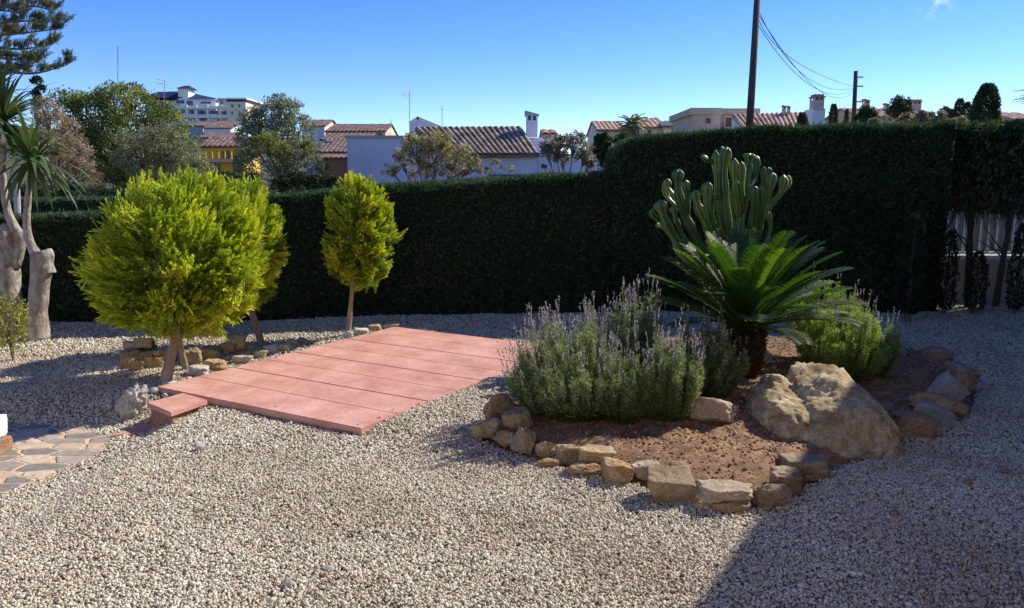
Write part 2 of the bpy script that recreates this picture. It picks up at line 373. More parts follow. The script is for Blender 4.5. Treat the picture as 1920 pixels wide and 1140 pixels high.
# ---------------------------------------------------------------- polygons of the garden floor
bed_px = [(893,822),(935,838),(985,852),(1050,872),(1130,892),(1190,902),(1262,935),(1340,945),(1410,952),(1480,935),(1515,915),(1560,885),(1640,858),(1690,825),(1760,800),(1822,775),(1835,735),(1812,690),(1765,665),(1690,655),(1600,640),(1400,632),(1200,640),(1060,668),(990,712),(905,785)]
bed = [gp(*p)[:2] for p in bed_px]
path_px = [(-200,790),(0,795),(60,797),(105,797),(150,803),(190,812),(208,822),(196,842),(160,862),(110,886),(60,903),(0,925),(-200,985)]
path = [gp(p[0],p[1],-0.11)[:2] for p in path_px]
tile_poly = [gp(206,818,-0.10)[:2], gp(262,812,-0.10)[:2], gp(318,790,-0.10)[:2], gp(262,795,-0.10)[:2]]
PA, PB, PC, PD = gp(293,725,0.05), gp(740,612,0.05), gp(1062,651,0.05), gp(675,803,0.05)
plat = [PA[:2], PD[:2], PC[:2], PB[:2]]

# ---------------------------------------------------------------- gravel sheet (fine) + pebbles
xs = np.linspace(-9.5,9.5,200); ys = np.linspace(0.4,11.5,120)
X, Y = np.meshgrid(xs, ys); Zg = gz(X, Y)-0.012
Zg = np.where(inpoly(X, Y, bed), Zg-0.05, Zg)
idx = np.arange(X.size).reshape(X.shape)
Fc = np.stack([idx[:-1,:-1],idx[:-1,1:],idx[1:,1:],idx[1:,:-1]],-1).reshape(-1,4)
gm = surf('gravel_fines', [(0.3,(0.22,0.18,0.13)),(0.5,(0.40,0.345,0.26)),(0.7,(0.56,0.50,0.40))], scale=55, detail=4, bump=1.0, bscale=70, bdist=0.012)
gb = mk('gravel_ground', np.stack([X,Y,Zg],-1).reshape(-1,3), Fc, gm, smooth=True)
tag(gb, kind='structure', label='compact gravel ground of the garden')

def pebbles(name, n_tries, ylo, yhi, size, mat, area=None, zoff=0.0, seedmask=None, zfun=gz, flatz=0.7):
    y = np.sqrt(rng.uniform(ylo**2, yhi**2, n_tries)); x = rng.uniform(-1,1,n_tries)*(0.74*y+0.5)
    keep = seedmask(x, y)
    x = x[keep]; y = y[keep]; n = len(x)
    V0, F0 = ico(1)
    sc = size*rng.lognormal(0, 0.26, n)
    ax = np.stack([sc*rng.uniform(.8,1.3,n), sc*rng.uniform(.55,1.0,n), sc*rng.uniform(.45,.8,n)*flatz/0.7], 1)/2
    V = V0[None]*ax[:,None,:]*rng.uniform(.72,1.18,(n,len(V0),1))
    q = rng.normal(size=(n,4)); q[:,0] += 0.8; q[:,1:3] *= 0.5; q = unit(q)
    w_,a,b,c = q.T
    Rm = np.stack([1-2*(b*b+c*c),2*(a*b-c*w_),2*(a*c+b*w_),2*(a*b+c*w_),1-2*(a*a+c*c),2*(b*c-a*w_),2*(a*c-b*w_),2*(b*c+a*w_),1-2*(a*a+b*b)],1).reshape(n,3,3)
    yaw = rng.uniform(0,2*math.pi,n); cy,sy = np.cos(yaw),np.sin(yaw); zr=np.zeros(n); on=np.ones(n)
    Ry = np.stack([cy,-sy,zr,sy,cy,zr,zr,zr,on],1).reshape(n,3,3)
    V = np.einsum('nij,nvj->nvi', Ry@Rm, V)
    z = zfun(x, y)+zoff+rng.uniform(-.35,.35,n)*sc*0.6
    V = V+np.stack([x,y,z],1)[:,None,:]
    Fc = (F0[None]+(np.arange(n)*len(V0))[:,None,None]).reshape(-1,3)
    pv = rng.uniform(0,1,n)
    o = mk(name, V.reshape(-1,3), Fc, mat, attrs={'v': np.repeat(pv, len(V0))})
    return o
def pebmat(name, stops):
    m, nt, out = newmat(name); L = nt.links.new
    a = N(nt, 'ShaderNodeAttribute', attribute_name='v'); r = ramp(nt, stops); r.color_ramp.interpolation = 'LINEAR'; L(a.outputs['Fac'], r.inputs[0])
    b = N(nt, 'ShaderNodeBsdfPrincipled', Roughness=0.85); b.inputs['Specular IOR Level'].default_value = 0.25
    tc = N(nt, 'ShaderNodeTexCoord'); no = N(nt, 'ShaderNodeTexNoise', Scale=120, Detail=3); L(tc.outputs['Object'], no.inputs['Vector'])
    mx = N(nt, 'ShaderNodeMix', data_type='RGBA', blend_type='MULTIPLY'); mx.inputs[0].default_value = 1
    r2 = ramp(nt, [(0.3,(0.75,0.73,0.7)),(0.6,(1,1,1))]); L(no.outputs['Fac'], r2.inputs[0]); L(r.outputs[0], mx.inputs[6]); L(r2.outputs[0], mx.inputs[7])
    n3 = N(nt, 'ShaderNodeTexNoise', Scale=1.3, Detail=5); L(tc.outputs['Object'], n3.inputs['Vector'])
    r3 = ramp(nt, [(0.35,(0.80,0.76,0.72)),(0.6,(1,1,1))]); L(n3.outputs['Fac'], r3.inputs[0])
    m2 = N(nt, 'ShaderNodeMix', data_type='RGBA', blend_type='MULTIPLY'); m2.inputs[0].default_value = 1
    L(mx.outputs[2], m2.inputs[6]); L(r3.outputs[0], m2.inputs[7]); L(m2.outputs[2], b.inputs['Base Color'])
    L(b.outputs[0], out.inputs[0]); return m
pm = pebmat('gravel_stones', [(0.0,(0.25,0.21,0.15)),(0.15,(0.52,0.46,0.34)),(0.45,(0.66,0.60,0.46)),(0.75,(0.73,0.68,0.54)),(0.93,(0.77,0.735,0.61)),(0.955,(0.82,0.79,0.68)),(0.97,(0.52,0.36,0.23)),(1.0,(0.46,0.27,0.16))])
# keep the gravel out of bed, paving and path (its edge creeps over them a little)
def gravelmask(x, y):
    jit = rng.uniform(-.03,.03,x.shape)
    k = (distpoly(x, y, bed) < -0.01+jit) & (distpoly(x, y, plat) < 0.0+rng.uniform(-.02,.012,x.shape)) & (distpoly(x, y, path) < jit) & (distpoly(x, y, tile_poly) < rng.uniform(-.02,.015,x.shape))
    return k & (y < hedge_y(x)+0.5)
pz = {'gravel_near': (165000,1.9,4.2,0.0134), 'gravel_middle': (165000,4.2,6.6,0.0168), 'gravel_far': (135000,6.6,10.3,0.0228)}
Pv=[]
objs = []
for k,(n_,a_,b_,s_) in pz.items():
    objs.append(pebbles('gravel', n_, a_, b_, s_, pm, seedmask=gravelmask))
objs[0].name = 'gravel'
for o, l in zip(objs, ['loose cream and grey gravel stones covering the foreground','loose gravel stones around the paving and the planting bed','loose gravel stones lying towards the hedge']):
    tag(o, l, 'gravel', kind='stuff')

sc_ = pebbles('stray_gravel', 9000, 4.0, 9.2, 0.016, pm, seedmask=lambda x,y: (distpoly(x,y,plat) > 0.0)&(distpoly(x,y,plat) < rng.exponential(.035,x.shape)), zfun=lambda x,y: np.full(np.shape(x), 0.055))
tag(sc_, 'stray gravel stones kicked onto the edges of the red terrace', 'gravel', kind='stuff')
# ---------------------------------------------------------------- soil of the planting bed
bx = [p[0] for p in bed]; by = [p[1] for p in bed]
def soilz(x, y):
    d = distpoly(x, y, bed)
    nz = np.array([mnoise.fractal(Vector((float(a)*2.2,float(b)*2.2,3)), 0.9, 2, 5) for a,b in zip(np.ravel(x),np.ravel(y))]).reshape(np.shape(x))
    return -0.04+0.115*S((d+0.02)/0.28)+0.03*nz*S(d/0.15)
xs = np.arange(min(bx)-.1, max(bx)+.1, 0.022); ys = np.arange(min(by)-.1, max(by)+.1, 0.022)
X, Y = np.meshgrid(xs, ys); Zs = soilz(X, Y)
n2 = np.array([mnoise.fractal(Vector((float(a)*16,float(b)*16,9)), 0.7, 2, 4) for a,b in zip(X.ravel(),Y.ravel())]).reshape(X.shape)
Zs = Zs+0.012*n2*(distpoly(X,Y,bed) > 0.02)
idx = np.arange(X.size).reshape(X.shape)
Fc = np.stack([idx[:-1,:-1],idx[:-1,1:],idx[1:,1:],idx[1:,:-1]],-1).reshape(-1,4)
dd = distpoly(X, Y, bed).ravel(); Fc = Fc[(dd[Fc] > -0.05).all(1)]
smat = surf('bed_soil', [(0.3,(0.19,0.10,0.05)),(0.5,(0.33,0.195,0.105)),(0.66,(0.46,0.30,0.175))], scale=9, bump=0.9, bscale=90, bdist=0.01, fine=0.45)
so_ = mk('soil', np.stack([X,Y,Zs],-1).reshape(-1,3), Fc, smat, smooth=True); tag(so_, kind='structure', label='reddish brown soil of the planting bed')
cm = pebmat('soil_clods', [(0.0,(0.14,0.07,0.04)),(0.4,(0.27,0.155,0.085)),(0.8,(0.42,0.27,0.16)),(0.95,(0.5,0.34,0.22)),(1.0,(0.62,0.54,0.45))])
from functools import lru_cache
_sx, _sy, _sz = xs, ys, Zs
def soilq(x, y):
    i = np.clip(((np.asarray(x)-_sx[0])/0.022).astype(int), 0, len(_sx)-1); j = np.clip(((np.asarray(y)-_sy[0])/0.022).astype(int), 0, len(_sy)-1)
    return _sz[j,i]
cl = pebbles('soil_clods', 90000, min(by), max(by), 0.016, cm, seedmask=lambda x,y: (distpoly(x,y,bed) > 0.0) & (rng.uniform(0,1,x.shape) < 0.75), zfun=soilq)
tag(cl, 'small crumbs of earth and bark scattered on the bed soil', 'soil crumbs', kind='stuff')
def floorz(x, y):
    return float(soilq(x, y)) if distpoly(x, y, bed) > 0.02 else float(gz(x, y))

# ---------------------------------------------------------------- crazy paving path
V=[];nP=len(path)
cx = np.arange(min(p[0] for p in path)-.05, max(p[0] for p in path)+.05, 0.03); cy = np.arange(min(p[1] for p in path)-.05, max(p[1] for p in path)+.05, 0.03)
m_, nt_, out_ = newmat('crazy_paving'); L = nt_.links.new
b_ = N(nt_, 'ShaderNodeBsdfPrincipled', Roughness=0.85); tc = N(nt_, 'ShaderNodeTexCoord')
mp = N(nt_, 'ShaderNodeMapping'); mp.inputs['Rotation'].default_value = (0,0,R(8)); mp.inputs['Scale'].default_value = (4.4,9.0,1); L(tc.outputs['Object'], mp.inputs[0])
dn = N(nt_, 'ShaderNodeTexNoise', Scale=2.0, Detail=3); L(mp.outputs[0], dn.inputs['Vector'])
ad = N(nt_, 'ShaderNodeMix', data_type='RGBA', blend_type='LINEAR_LIGHT'); ad.inputs[0].default_value = 0.16; L(mp.outputs[0], ad.inputs[6]); L(dn.outputs['Color'], ad.inputs[7])
ve = N(nt_, 'ShaderNodeTexVoronoi', feature='DISTANCE_TO_EDGE', voronoi_dimensions='2D', Scale=1.0); vc = N(nt_, 'ShaderNodeTexVoronoi', feature='F1', voronoi_dimensions='2D', Scale=1.0)
L(ad.outputs[2], ve.inputs['Vector']); L(ad.outputs[2], vc.inputs['Vector'])
sep = N(nt_, 'ShaderNodeSeparateColor'); L(vc.outputs['Color'], sep.inputs[0])
cr = ramp(nt_, [(0.0,(0.26,0.235,0.19)),(0.30,(0.35,0.31,0.25)),(0.40,(0.42,0.38,0.31)),(0.45,(0.60,0.45,0.31)),(0.75,(0.66,0.51,0.36)),(1.0,(0.54,0.43,0.31))]); cr.color_ramp.interpolation='CONSTANT'; L(sep.outputs[0], cr.inputs[0])
er = ramp(nt_, [(0.05,(0,0,0)),(0.08,(1,1,1))]); L(ve.outputs['Distance'], er.inputs[0])
mx = N(nt_, 'ShaderNodeMix', data_type='RGBA'); L(er.outputs[0], mx.inputs[0]); mx.inputs[6].default_value = col((0.70,0.50,0.31)); L(cr.outputs[0], mx.inputs[7])
nn = N(nt_, 'ShaderNodeTexNoise', Scale=18, Detail=8, Roughness=0.7); L(tc.outputs['Object'], nn.inputs['Vector']); rr = ramp(nt_, [(0.3,(0.6,0.6,0.6)),(0.65,(1,1,1))]); L(nn.outputs['Fac'], rr.inputs[0])
mz = N(nt_, 'ShaderNodeMix', data_type='RGBA', blend_type='MULTIPLY'); mz.inputs[0].default_value = 1; L(mx.outputs[2], mz.inputs[6]); L(rr.outputs[0], mz.inputs[7]); L(mz.outputs[2], b_.inputs['Base Color'])
bp = N(nt_, 'ShaderNodeBump', Strength=0.9, Distance=0.012); L(er.outputs[0], bp.inputs['Height']); b2 = N(nt_, 'ShaderNodeBump', Strength=0.4, Distance=0.006); L(nn.outputs['Fac'], b2.inputs['Height']); L(bp.outputs[0], b2.inputs['Normal']); L(b2.outputs[0], b_.inputs['Normal']); L(b_.outputs[0], out_.inputs[0])
X, Y = np.meshgrid(cx, cy); idx = np.arange(X.size).reshape(X.shape)
Fc = np.stack([idx[:-1,:-1],idx[:-1,1:],idx[1:,1:],idx[1:,:-1]],-1).reshape(-1,4); dd = distpoly(X,Y,path).ravel(); Fc = Fc[(dd[Fc] > -0.03).all(1)]
pt = mk('path', np.stack([X,Y,gz(X,Y)+0.002],-1).reshape(-1,3), Fc, m_, smooth=True); tag(pt, kind='structure', label='crazy paving path of grey and sandy flagstones in the lower left corner')

# ================================================================= red paved platform
rp = surf('red_concrete', [(0.3,(0.50,0.235,0.18)),(0.5,(0.65,0.335,0.26)),(0.7,(0.75,0.45,0.36))], scale=3.5, bump=0.4, bscale=70, bdist=0.004, fine=0.3, rough=0.85)
c0 = (PA+PD)/2; plt = empty('paved_platform', (c0[0],c0[1],0), 'low terrace of rose red concrete slabs between the golden conifers and the lavender', 'terrace')
lpx = [(293,725),(381,706),(445,689),(501,674),(554,661),(600,648.5),(647,636),(696,623.5),(740,612)]
lp = []
for q in lpx:
    p = gp(q[0], q[1], 0.05); t = np.dot(p[:2]-PA[:2], PB[:2]-PA[:2])/np.dot(PB[:2]-PA[:2], PB[:2]-PA[:2]); lp.append(np.clip(t,0,1))
lp = np.sort(np.array(lp)); lp = 0.5*lp+0.5*np.linspace(0,1,9)
def slab(name, poly, ztop, th, parent=None, origin=None, mat=rp, inset=0.004, seed=0):
    bm = bmesh.new(); c = sum(np.array(p) for p in poly)/len(poly)
    vs = [bm.verts.new((p[0]+(c[0]-p[0])*0, p[1], ztop-th)) for p in poly]; f = bm.faces.new(vs)
    r = bmesh.ops.extrude_face_region(bm, geom=[f]); tv = [e for e in r['geom'] if isinstance(e, bmesh.types.BMVert)]
    for v in tv: v.co.z += th
    bmesh.ops.recalc_face_normals(bm, faces=bm.faces)
    bmesh.ops.bevel(bm, geom=[e for e in bm.edges], offset=0.004, segments=2, affect='EDGES')
    V = np.array([v.co[:] for v in bm.verts]); bm.verts.index_update(); Fc = [[v.index for v in f.verts] for f in bm.faces]; bm.free()
    return mk(name, V, Fc, mat, parent, origin)
for i in range(8):
    t0, t1 = lp[i], lp[i+1]; g0 = 0.0026/np.linalg.norm(PB-PA)
    a = PA+(PB-PA)*(t0+g0); b = PD+(PC-PD)*(t0+g0); c = PD+(PC-PD)*(t1-g0); d = PA+(PB-PA)*(t1-g0)
    u = unit(b-a); off = [0.004,-0.004,0.006,-0.004,0.003,-0.005,0.004,0.0][i]
    a = a+u*off*0.6; d = d+u*off*0.6; b = b+u*off; c = c+u*off
    slab('slab', [a,b,c,d], 0.05-0.0015*(i%2), 0.05, plt)
# mortar bed under the slabs so the joints read dark
mb = MB(); mb.prism([ (PA+(PD-PA)*.02)[:2]+0.02, (PD+(PA-PD)*.03)[:2], (PC+(PA-PC)*.02)[:2], (PB+(PD-PB)*.03)[:2]], -0.05, 0.015)
mb.build('bedding', flat('dark_mortar', (0.34,0.16,0.125)), plt)
sp_px = [(343.5,736.5),(275,755),(320,773),(389,749.5)]
sp_ = [gp(p[0],p[1],0.052) for p in sp_px]
st = empty('step', (sp_[1][0],sp_[1][1],-0.11), 'single red slab step resting on a low brick support beside the terrace', 'step')
slab('tread', sp_, 0.052, 0.035, st)
bpx = [gp(280,762,0.017), gp(322,779,0.017)]
cc = sum(sp_)/4
bk = [sp_[1]+(cc-sp_[1])*0.10, sp_[2]+(cc-sp_[2])*0.10, sp_[3]+(cc-sp_[3])*0.25, sp_[0]+(cc-sp_[0])*0.25]
slab('brick_support', bk, 0.016, 0.14, st, mat=surf('brick_clay', [(0.3,(0.20,0.10,0.06)),(0.5,(0.36,0.20,0.12)),(0.7,(0.46,0.29,0.18))], scale=10, bump=0.6, bscale=40, fine=0.3))
tp = [gp(206,818,-0.10), gp(262,812,-0.10), gp(318,790,-0.10), gp(262,795,-0.10)]
tl = slab('floor_tile', tp, -0.098, 0.03, None, (tp[0][0],tp[0][1],-0.11)); 
for v in tl.data.vertices: pass
tag(tl, 'low rose red slab set at the end of the crazy paving path', 'paving slab')

# ================================================================= stones
def stone(x0, y0, x1, y1, mat, label, seed, name='stone', depth=0.8, boxy=0.0, lift=0.0, rough=0.12, yaw=None, sub=5, pitch=0.0, roll=0.0, group=None, npl=11, hmin=0.05, fr=2.2, sink=0.12, cat='stone'):
    p = gpt((x0+x1)/2, y1)
    if lift: p = gp((x0+x1)/2, y1, lift+float(gz(p[0],p[1])))
    D = np.linalg.norm([p[0]*0+p[1], CZ-p[2]]); W = (x1-x0)/F*(D)
    pxh = (y1-y0)/F*D; th = math.atan2(CZ-p[2], p[1])
    dd = W*depth; h = (pxh-dd*math.sin(th)*0.8)/math.cos(th)
    while h < hmin and dd > 0.04: dd *= 0.9; h = (pxh-dd*math.sin(th)*0.8)/math.cos(th)
    h = max(h, hmin)
    h2 = h*(1+sink)
    P, Fc = rockshape((W, dd, h2), seed, sub=sub, nplanes=npl, boxy=boxy, rough=rough, yaw=(yaw if yaw is not None else 0), pitch=pitch, roll=roll, fr=fr)
    # fit again after turning
    P = P*np.array([W,dd,h2])/(P.max(0)-P.min(0)) if (pitch or roll or yaw) else P
    c = np.array([p[0], p[1]+dd*0.45, p[2]-h*sink+h2/2])
    if lift == 0.0 and distpoly(c[0], c[1], bed) > 0.02: c[2] += max(0, floorz(c[0],c[1])-float(gz(c[0],c[1])))*0.3
    base = np.array([c[0], c[1], c[2]-h2/2])
    o = mk(name, P+c, Fc, RM[mat], None, base, smooth=True)
    return tag(o, label, cat, group)
G1 = 'stones edging the planting bed'
T = [
 (905,735,975,800,'brown','brown stone leaning at the back left corner of the lavender bed, half hidden by lavender',{'depth':.5,'pitch':.4}),
 (881,780,946,824,'tan','long low tan stone at the outermost left end of the bed edging',{'depth':.5,'boxy':.4,'roll':-.25}),
 (922,804,968,842,'ochre','small ochre stone tucked under the large grey-topped one at the left of the bed',{'depth':.8}),
 (940,762,1002,812,'brown','large rounded grey-brown stone sitting highest at the left edge of the lavender',{'depth':.8,'lift':.05}),
 (957,802,1007,852,'brown','upright dull brown stone with a slanting top, right of the highest left-hand stone',{'depth':.7,'boxy':.3,'roll':.3}),
 (1003,823,1042,861,'tan','small tan wedge-shaped stone left of the blocky one at the front left of the bed',{'depth':.8,'roll':.5}),
 (1042,831,1088,870,'tan','small blocky tan stone between the wedge-shaped stone and the layered slab',{'depth':.7,'boxy':.6}),
 (1006,857,1056,876,'ochre','thin low ochre stone lying below the small wedge-shaped one',{'depth':.5,'hmin':.03}),
 (1085,832,1156,869,'tan','layered flat tan slab lying on top of the small ochre stones at the bed front',{'depth':.6,'boxy':.6,'lift':.05}),
 (1063,865,1132,895,'ochre','low orange-brown stone under the layered flat slab',{'depth':.5,'hmin':.04}),
 (1130,857,1188,908,'ochre','yellow and grey rounded stone with a bright front corner at the bed front',{'depth':.8,'boxy':.2}),
 (1186,863,1248,904,'pale','pale sandy stone partly behind the big square slab',{'depth':.8}),
 (1215,870,1313,946,'brown','large square grey-brown slab tilted on the front edge of the bed',{'depth':.75,'boxy':1,'pitch':.35,'rough':.05}),
 (1340,932,1412,964,'ochre','low orange stone peeping out below the flat oval one',{'depth':.5}),
 (1309,902,1421,948,'pale','flat pale oval stone lying sunlit on the front edge of the bed',{'depth':.55,'lift':.035,'boxy':.1}),
 (1418,897,1494,957,'brown','rounded brown stone at the front right corner of the bed, right of the flat oval',{'depth':.8}),
 (1448,876,1515,932,'brown','shaded brown stone with a grey right face behind the rounded corner stone',{'depth':.8,'boxy':.5}),
 (1470,846,1567,903,'brown','broad dull brown block lying against the foot of the big boulder',{'depth':.7,'boxy':.6}),
 (1465,845,1500,876,'rusty','small sunlit orange stone beside the broad brown block',{'depth':.8,'lift':.03}),
 (1664,766,1756,822,'rusty','reddish brown block right of the big boulder',{'depth':.7,'boxy':.7}),
 (1706,748,1790,804,'blue','thin grey slab leaning behind the reddish brown block',{'depth':.35,'boxy':.5,'roll':.55,'rough':.04}),
 (1712,731,1828,786,'ochre','long orange-brown stone lying in front of the grey-blue slab on the right',{'depth':.45,'roll':.2}),
 (1745,699,1826,768,'blue','large grey-blue flat slab leaning at the right end of the bed',{'depth':.35,'boxy':.4,'roll':.6,'rough':.04}),
 (1762,677,1839,741,'brown','yellowish brown block standing at the far right corner of the bed',{'depth':.6,'boxy':.8,'roll':.35}),
 (1727,649,1801,690,'rusty','rounded rust brown stone at the back right corner of the bed',{'depth':.7}),
 (1672,652,1708,680,'grey','small grey stone beside the right edge of the green lavender',{'depth':.7}),
]
for i,(x0,y0,x1,y1,mt,lb,kw) in enumerate(T):
    stone(x0,y0,x1,y1,mt,lb,100+i,group=G1,**kw)
stone(1298,734,1394,802,'pale','pale grey-white rock left of the big boulder, at the foot of the lavender',300,name='rock',depth=.7,lift=.05,npl=14,cat='rock')
stone(1418,652,1452,690,'white','pale stone wedged behind the trunk of the cycad',301,name='rock',depth=.6,lift=.06,cat='rock')
for i,(x,y,s) in enumerate([(1890,886,20),(1818,906,16),(1680,964,18)]):
    stone(x-s/2,y-s/2,x+s/2,y+s/4,'rusty',['rust brown pebble on the shaded gravel nearest the right edge','rust brown pebble on the shaded gravel, middle one of three','rust brown pebble on the shaded gravel nearest the bed corner'][i],310+i,name='pebble',sub=3,hmin=.02,cat='pebble',group='rust brown pebbles on the shaded gravel')
# left bed of rocks behind the golden conifer
G2 = 'rocks piled behind the golden conifers'
T = [
 (218,652,262,680,'ochre','brown rock at the left end of the rock pile, lower row',{}),
 (222,672,252,692,'ochre','small low brown stone at the left foot of the rock pile',{}),
 (228,636,262,658,'pale','sunlit pale rock topping the left end of the pile',{'lift':.08}),
 (250,634,288,652,'tan','light tan rock behind the small green plant on the pile',{'lift':.12}),
 (240,676,270,696,'ochre','small orange triangular stone at the front foot of the rock pile',{}),
 (254,656,286,682,'tan','tan rock just below the small green plant',{}),
 (268,670,306,690,'ochre','flat brown stone in the lower row right of the orange triangular one',{}),
 (284,650,322,682,'ochre','large brown rock on the pile left of the conifer trunk',{}),
 (336,650,374,686,'brown','brown rock seen just right of the pale slim trunk',{}),
 (368,646,408,678,'brown','round dark brown rock in the shade under the golden crown',{}),
 (402,640,440,668,'ochre','brown rock left of the tall sunlit rock under the golden crown',{}),
 (420,624,458,656,'tan','tall sunlit tan rock at the right end of the rock pile',{'lift':.05}),
 (446,640,474,660,'tan','small tan rock at the right foot of the tall sunlit one',{}),
]
for i,(x0,y0,x1,y1,mt,lb,kw) in enumerate(T):
    stone(x0,y0,x1,y1,mt,lb,400+i,name='rock',group=G2,cat='rock',sub=4,boxy=.15,rough=.2,hmin=.09,**kw)
G3 = 'stones along the left edge of the terrace'
T = [
 (345,682,386,706,'white','flat whitish stone next to the conifer trunks at the terrace edge',{}),
 (378,670,420,697,'ochre','orange pointed stone at the terrace edge right of the conifer trunks',{}),
 (433,662,472,682,'pale','pale flat stone on the terrace edge, second right of the orange pointed one',{}),
 (474,656,502,672,'pale','small yellowish stone starting the close row on the terrace edge',{}),
 (492,644,518,664,'white','whitish stone at the left of the close row on the terrace edge',{}),
 (512,641,544,660,'pale','cream stone in the middle of the close row on the terrace edge',{}),
 (536,634,556,652,'pale','upright cream stone near the right end of the close row',{}),
 (553,631,577,648,'grey','greyish upright stone at the right end of the close row',{'roll':.5}),
 (655,613,690,630,'white','white and grey stone right of the small conifer trunk',{}),
 (644,624,662,634,'white','tiny pale stone at the foot of the small conifer trunk',{}),
 (689,606,716,622,'tan','pinkish tan stone on the far terrace corner, left of the flat one',{}),
 (716,608,750,620,'pale','flat light stone lying at the very far corner of the terrace',{}),
]
for i,(x0,y0,x1,y1,mt,lb,kw) in enumerate(T):
    stone(x0,y0,x1,y1,mt,lb,450+i,group=G3,sub=4,boxy=.3,rough=.16,hmin=.07,**kw)
# white rough rock beside the step, and the white block at the left margin
def draped():
    p = gpt(252,786); D = p[1]; r_ = np.random.default_rng(5)
    P, Fc = rockshape((0.26,0.17,0.27), 77, sub=5, nplanes=9, rough=0.30, fr=3.2)
    z = (P[:,2]-P[:,2].min())/(P[:,2].max()-P[:,2].min())
    P[:,0] += 0.07*(z-0.5)-0.03; P[:,0] *= (1.0-0.35*z)
    f = np.array([mnoise.fractal(Vector((a*22,b*22,c*5)), 0.8, 2, 4) for a,b,c in P])
    P *= (1+0.10*f)[:,None]
    o = mk('rock', P+np.array([p[0]-0.01,p[1]+.08,p[2]+.11]), Fc, RM['white'], None, p, smooth=True)
    tag(o, 'rough white fluted rock standing on the gravel left of the red step', 'rock')
draped()
for i,(x0,y0,x1,y1,lb) in enumerate([(272,724,300,740,'small white stone on the gravel bank below the conifer trunk'),(300,736,318,748,'tiny pale stone on the gravel bank touching the red step'),(228,728,252,744,'white pebble behind the white fluted rock'),(296,712,330,726,'pale flat stone at the foot of the thick conifer trunk')]):
    stone(x0,y0,x1,y1,'white',lb,480+i,sub=3,hmin=.03,group='pale stones on the gravel bank by the step')
p = gp(-34,858,-0.11)
wb = empty('edging_block', p, 'white painted block on a brick foot at the left margin beside the path', 'block')
P, Fc = rockshape((0.20,0.2,0.145), 9, sub=4, boxy=1.0, rough=.03, nplanes=4); mk('painted_cap', P+p+np.array([0,.08,.16]), Fc, M['white'], wb, smooth=True)
P, Fc = rockshape((0.185,0.18,0.12), 10, sub=4, boxy=1.0, rough=.03, nplanes=4); mk('brick_foot', P+p+np.array([0,.08,.045]), Fc, RM['rusty'], wb, smooth=True)
stone(362,828,382,846,'white','small bluish white stone alone on the sunlit gravel below the step',520,name='pebble',sub=3,hmin=.02,cat='pebble')
stone(528,1082,548,1102,'white','white pebble near the bottom edge of the sunlit gravel',521,name='pebble',sub=3,hmin=.015,cat='pebble')
stone(600,1058,626,1072,'blue','flat dark slate chip lying on the foreground gravel',522,name='slate_chip',sub=3,hmin=.012,cat='pebble')

# ---------------------------------------------------------------- the big boulder
def boulder():
    p = gpt(1530,866); Y0 = p[1]+.40; c0 = at(1530,866,Y0)
    W = 0.81; H = 0.44; Dp = 0.66
    V, Fc = ico(6)
    r_ = np.random.default_rng(23); n = r_.normal(size=(18,3)); n /= np.linalg.norm(n,axis=1)[:,None]; o = r_.uniform(.78,1.0,18)
    ax = np.array([[-1,0,.15],[1,0,-.1],[0,-1,.1],[0,1,0],[-.12,-.25,1]],float); ax /= np.linalg.norm(ax,axis=1)[:,None]
    n = np.vstack([n,ax]); o = np.concatenate([o,[.72,.8,.74,.74,.66]])
    dt = V@n.T; rr = np.where(dt > .05, o/np.maximum(dt,.05), 9); k = 26
    rad = -np.log(np.exp(-k*np.minimum(rr,3)).sum(1)+np.exp(-k*1.05))/k
    P = V*rad[:,None]; P = P/np.abs(P).max(0)
    so = Vector((3.1,8.2,1.7))
    cre = np.array([mnoise.ridged_multi_fractal(Vector((a*1.6+b*.8,b*1.6,c*2.8-a*2.0))+so, 0.9, 2.1, 6, 1.0, 2.0) for a,b,c in P])
    sm = np.array([mnoise.fractal(Vector((a*2.1,b*2.1,c*2.1))+so, 0.8, 2, 7) for a,b,c in P])
    sm2 = np.array([mnoise.ridged_multi_fractal(Vector((a*6,b*6,c*9)), 0.7, 2, 6, 1.0, 2.0)-1.1 for a,b,c in P])
    sm3 = np.array([mnoise.fractal(Vector((a*22,b*22,c*26)), 0.6, 2, 5) for a,b,c in P])
    pit = np.array([mnoise.voronoi(Vector((a*7,b*7,c*7)))[0][0] for a,b,c in P])
    x, y, z = P.T
    notch = np.exp(-((x+.42-0.30*z+.05*sm)/.07)**2)*np.clip(z+.2,0,1)
    P = P*(1-0.040*(cre-1.2)+0.085*sm+0.042*sm2+0.012*sm3-0.10*notch-0.07*np.clip(.45-pit,0,1))[:,None]
    x, y, z = P.T
    prof = np.interp(x, [-1,-.75,-.5,-.36,-.1,.15,.4,.65,.85,1], [.80,.96,.98,.92,.99,1.08,1.14,1.06,.82,.48])
    z = np.where(z > 0, z*prof, z*.5)
    P = np.stack([x*W/2, y*Dp/2+0.21*np.maximum(z,0), z*H*0.96], 1)
    P[:,1] += -0.10*P[:,0]/0.45*0.9
    P = P+np.array([c0[0],Y0,0.0+0.01])
    o_ = mk('boulder', P, Fc, RM['boulder'], None, (c0[0],Y0,0), smooth=True)
    tag(o_, 'huge craggy buff boulder in the front of the bed, half of it in shade', 'boulder')
boulder()
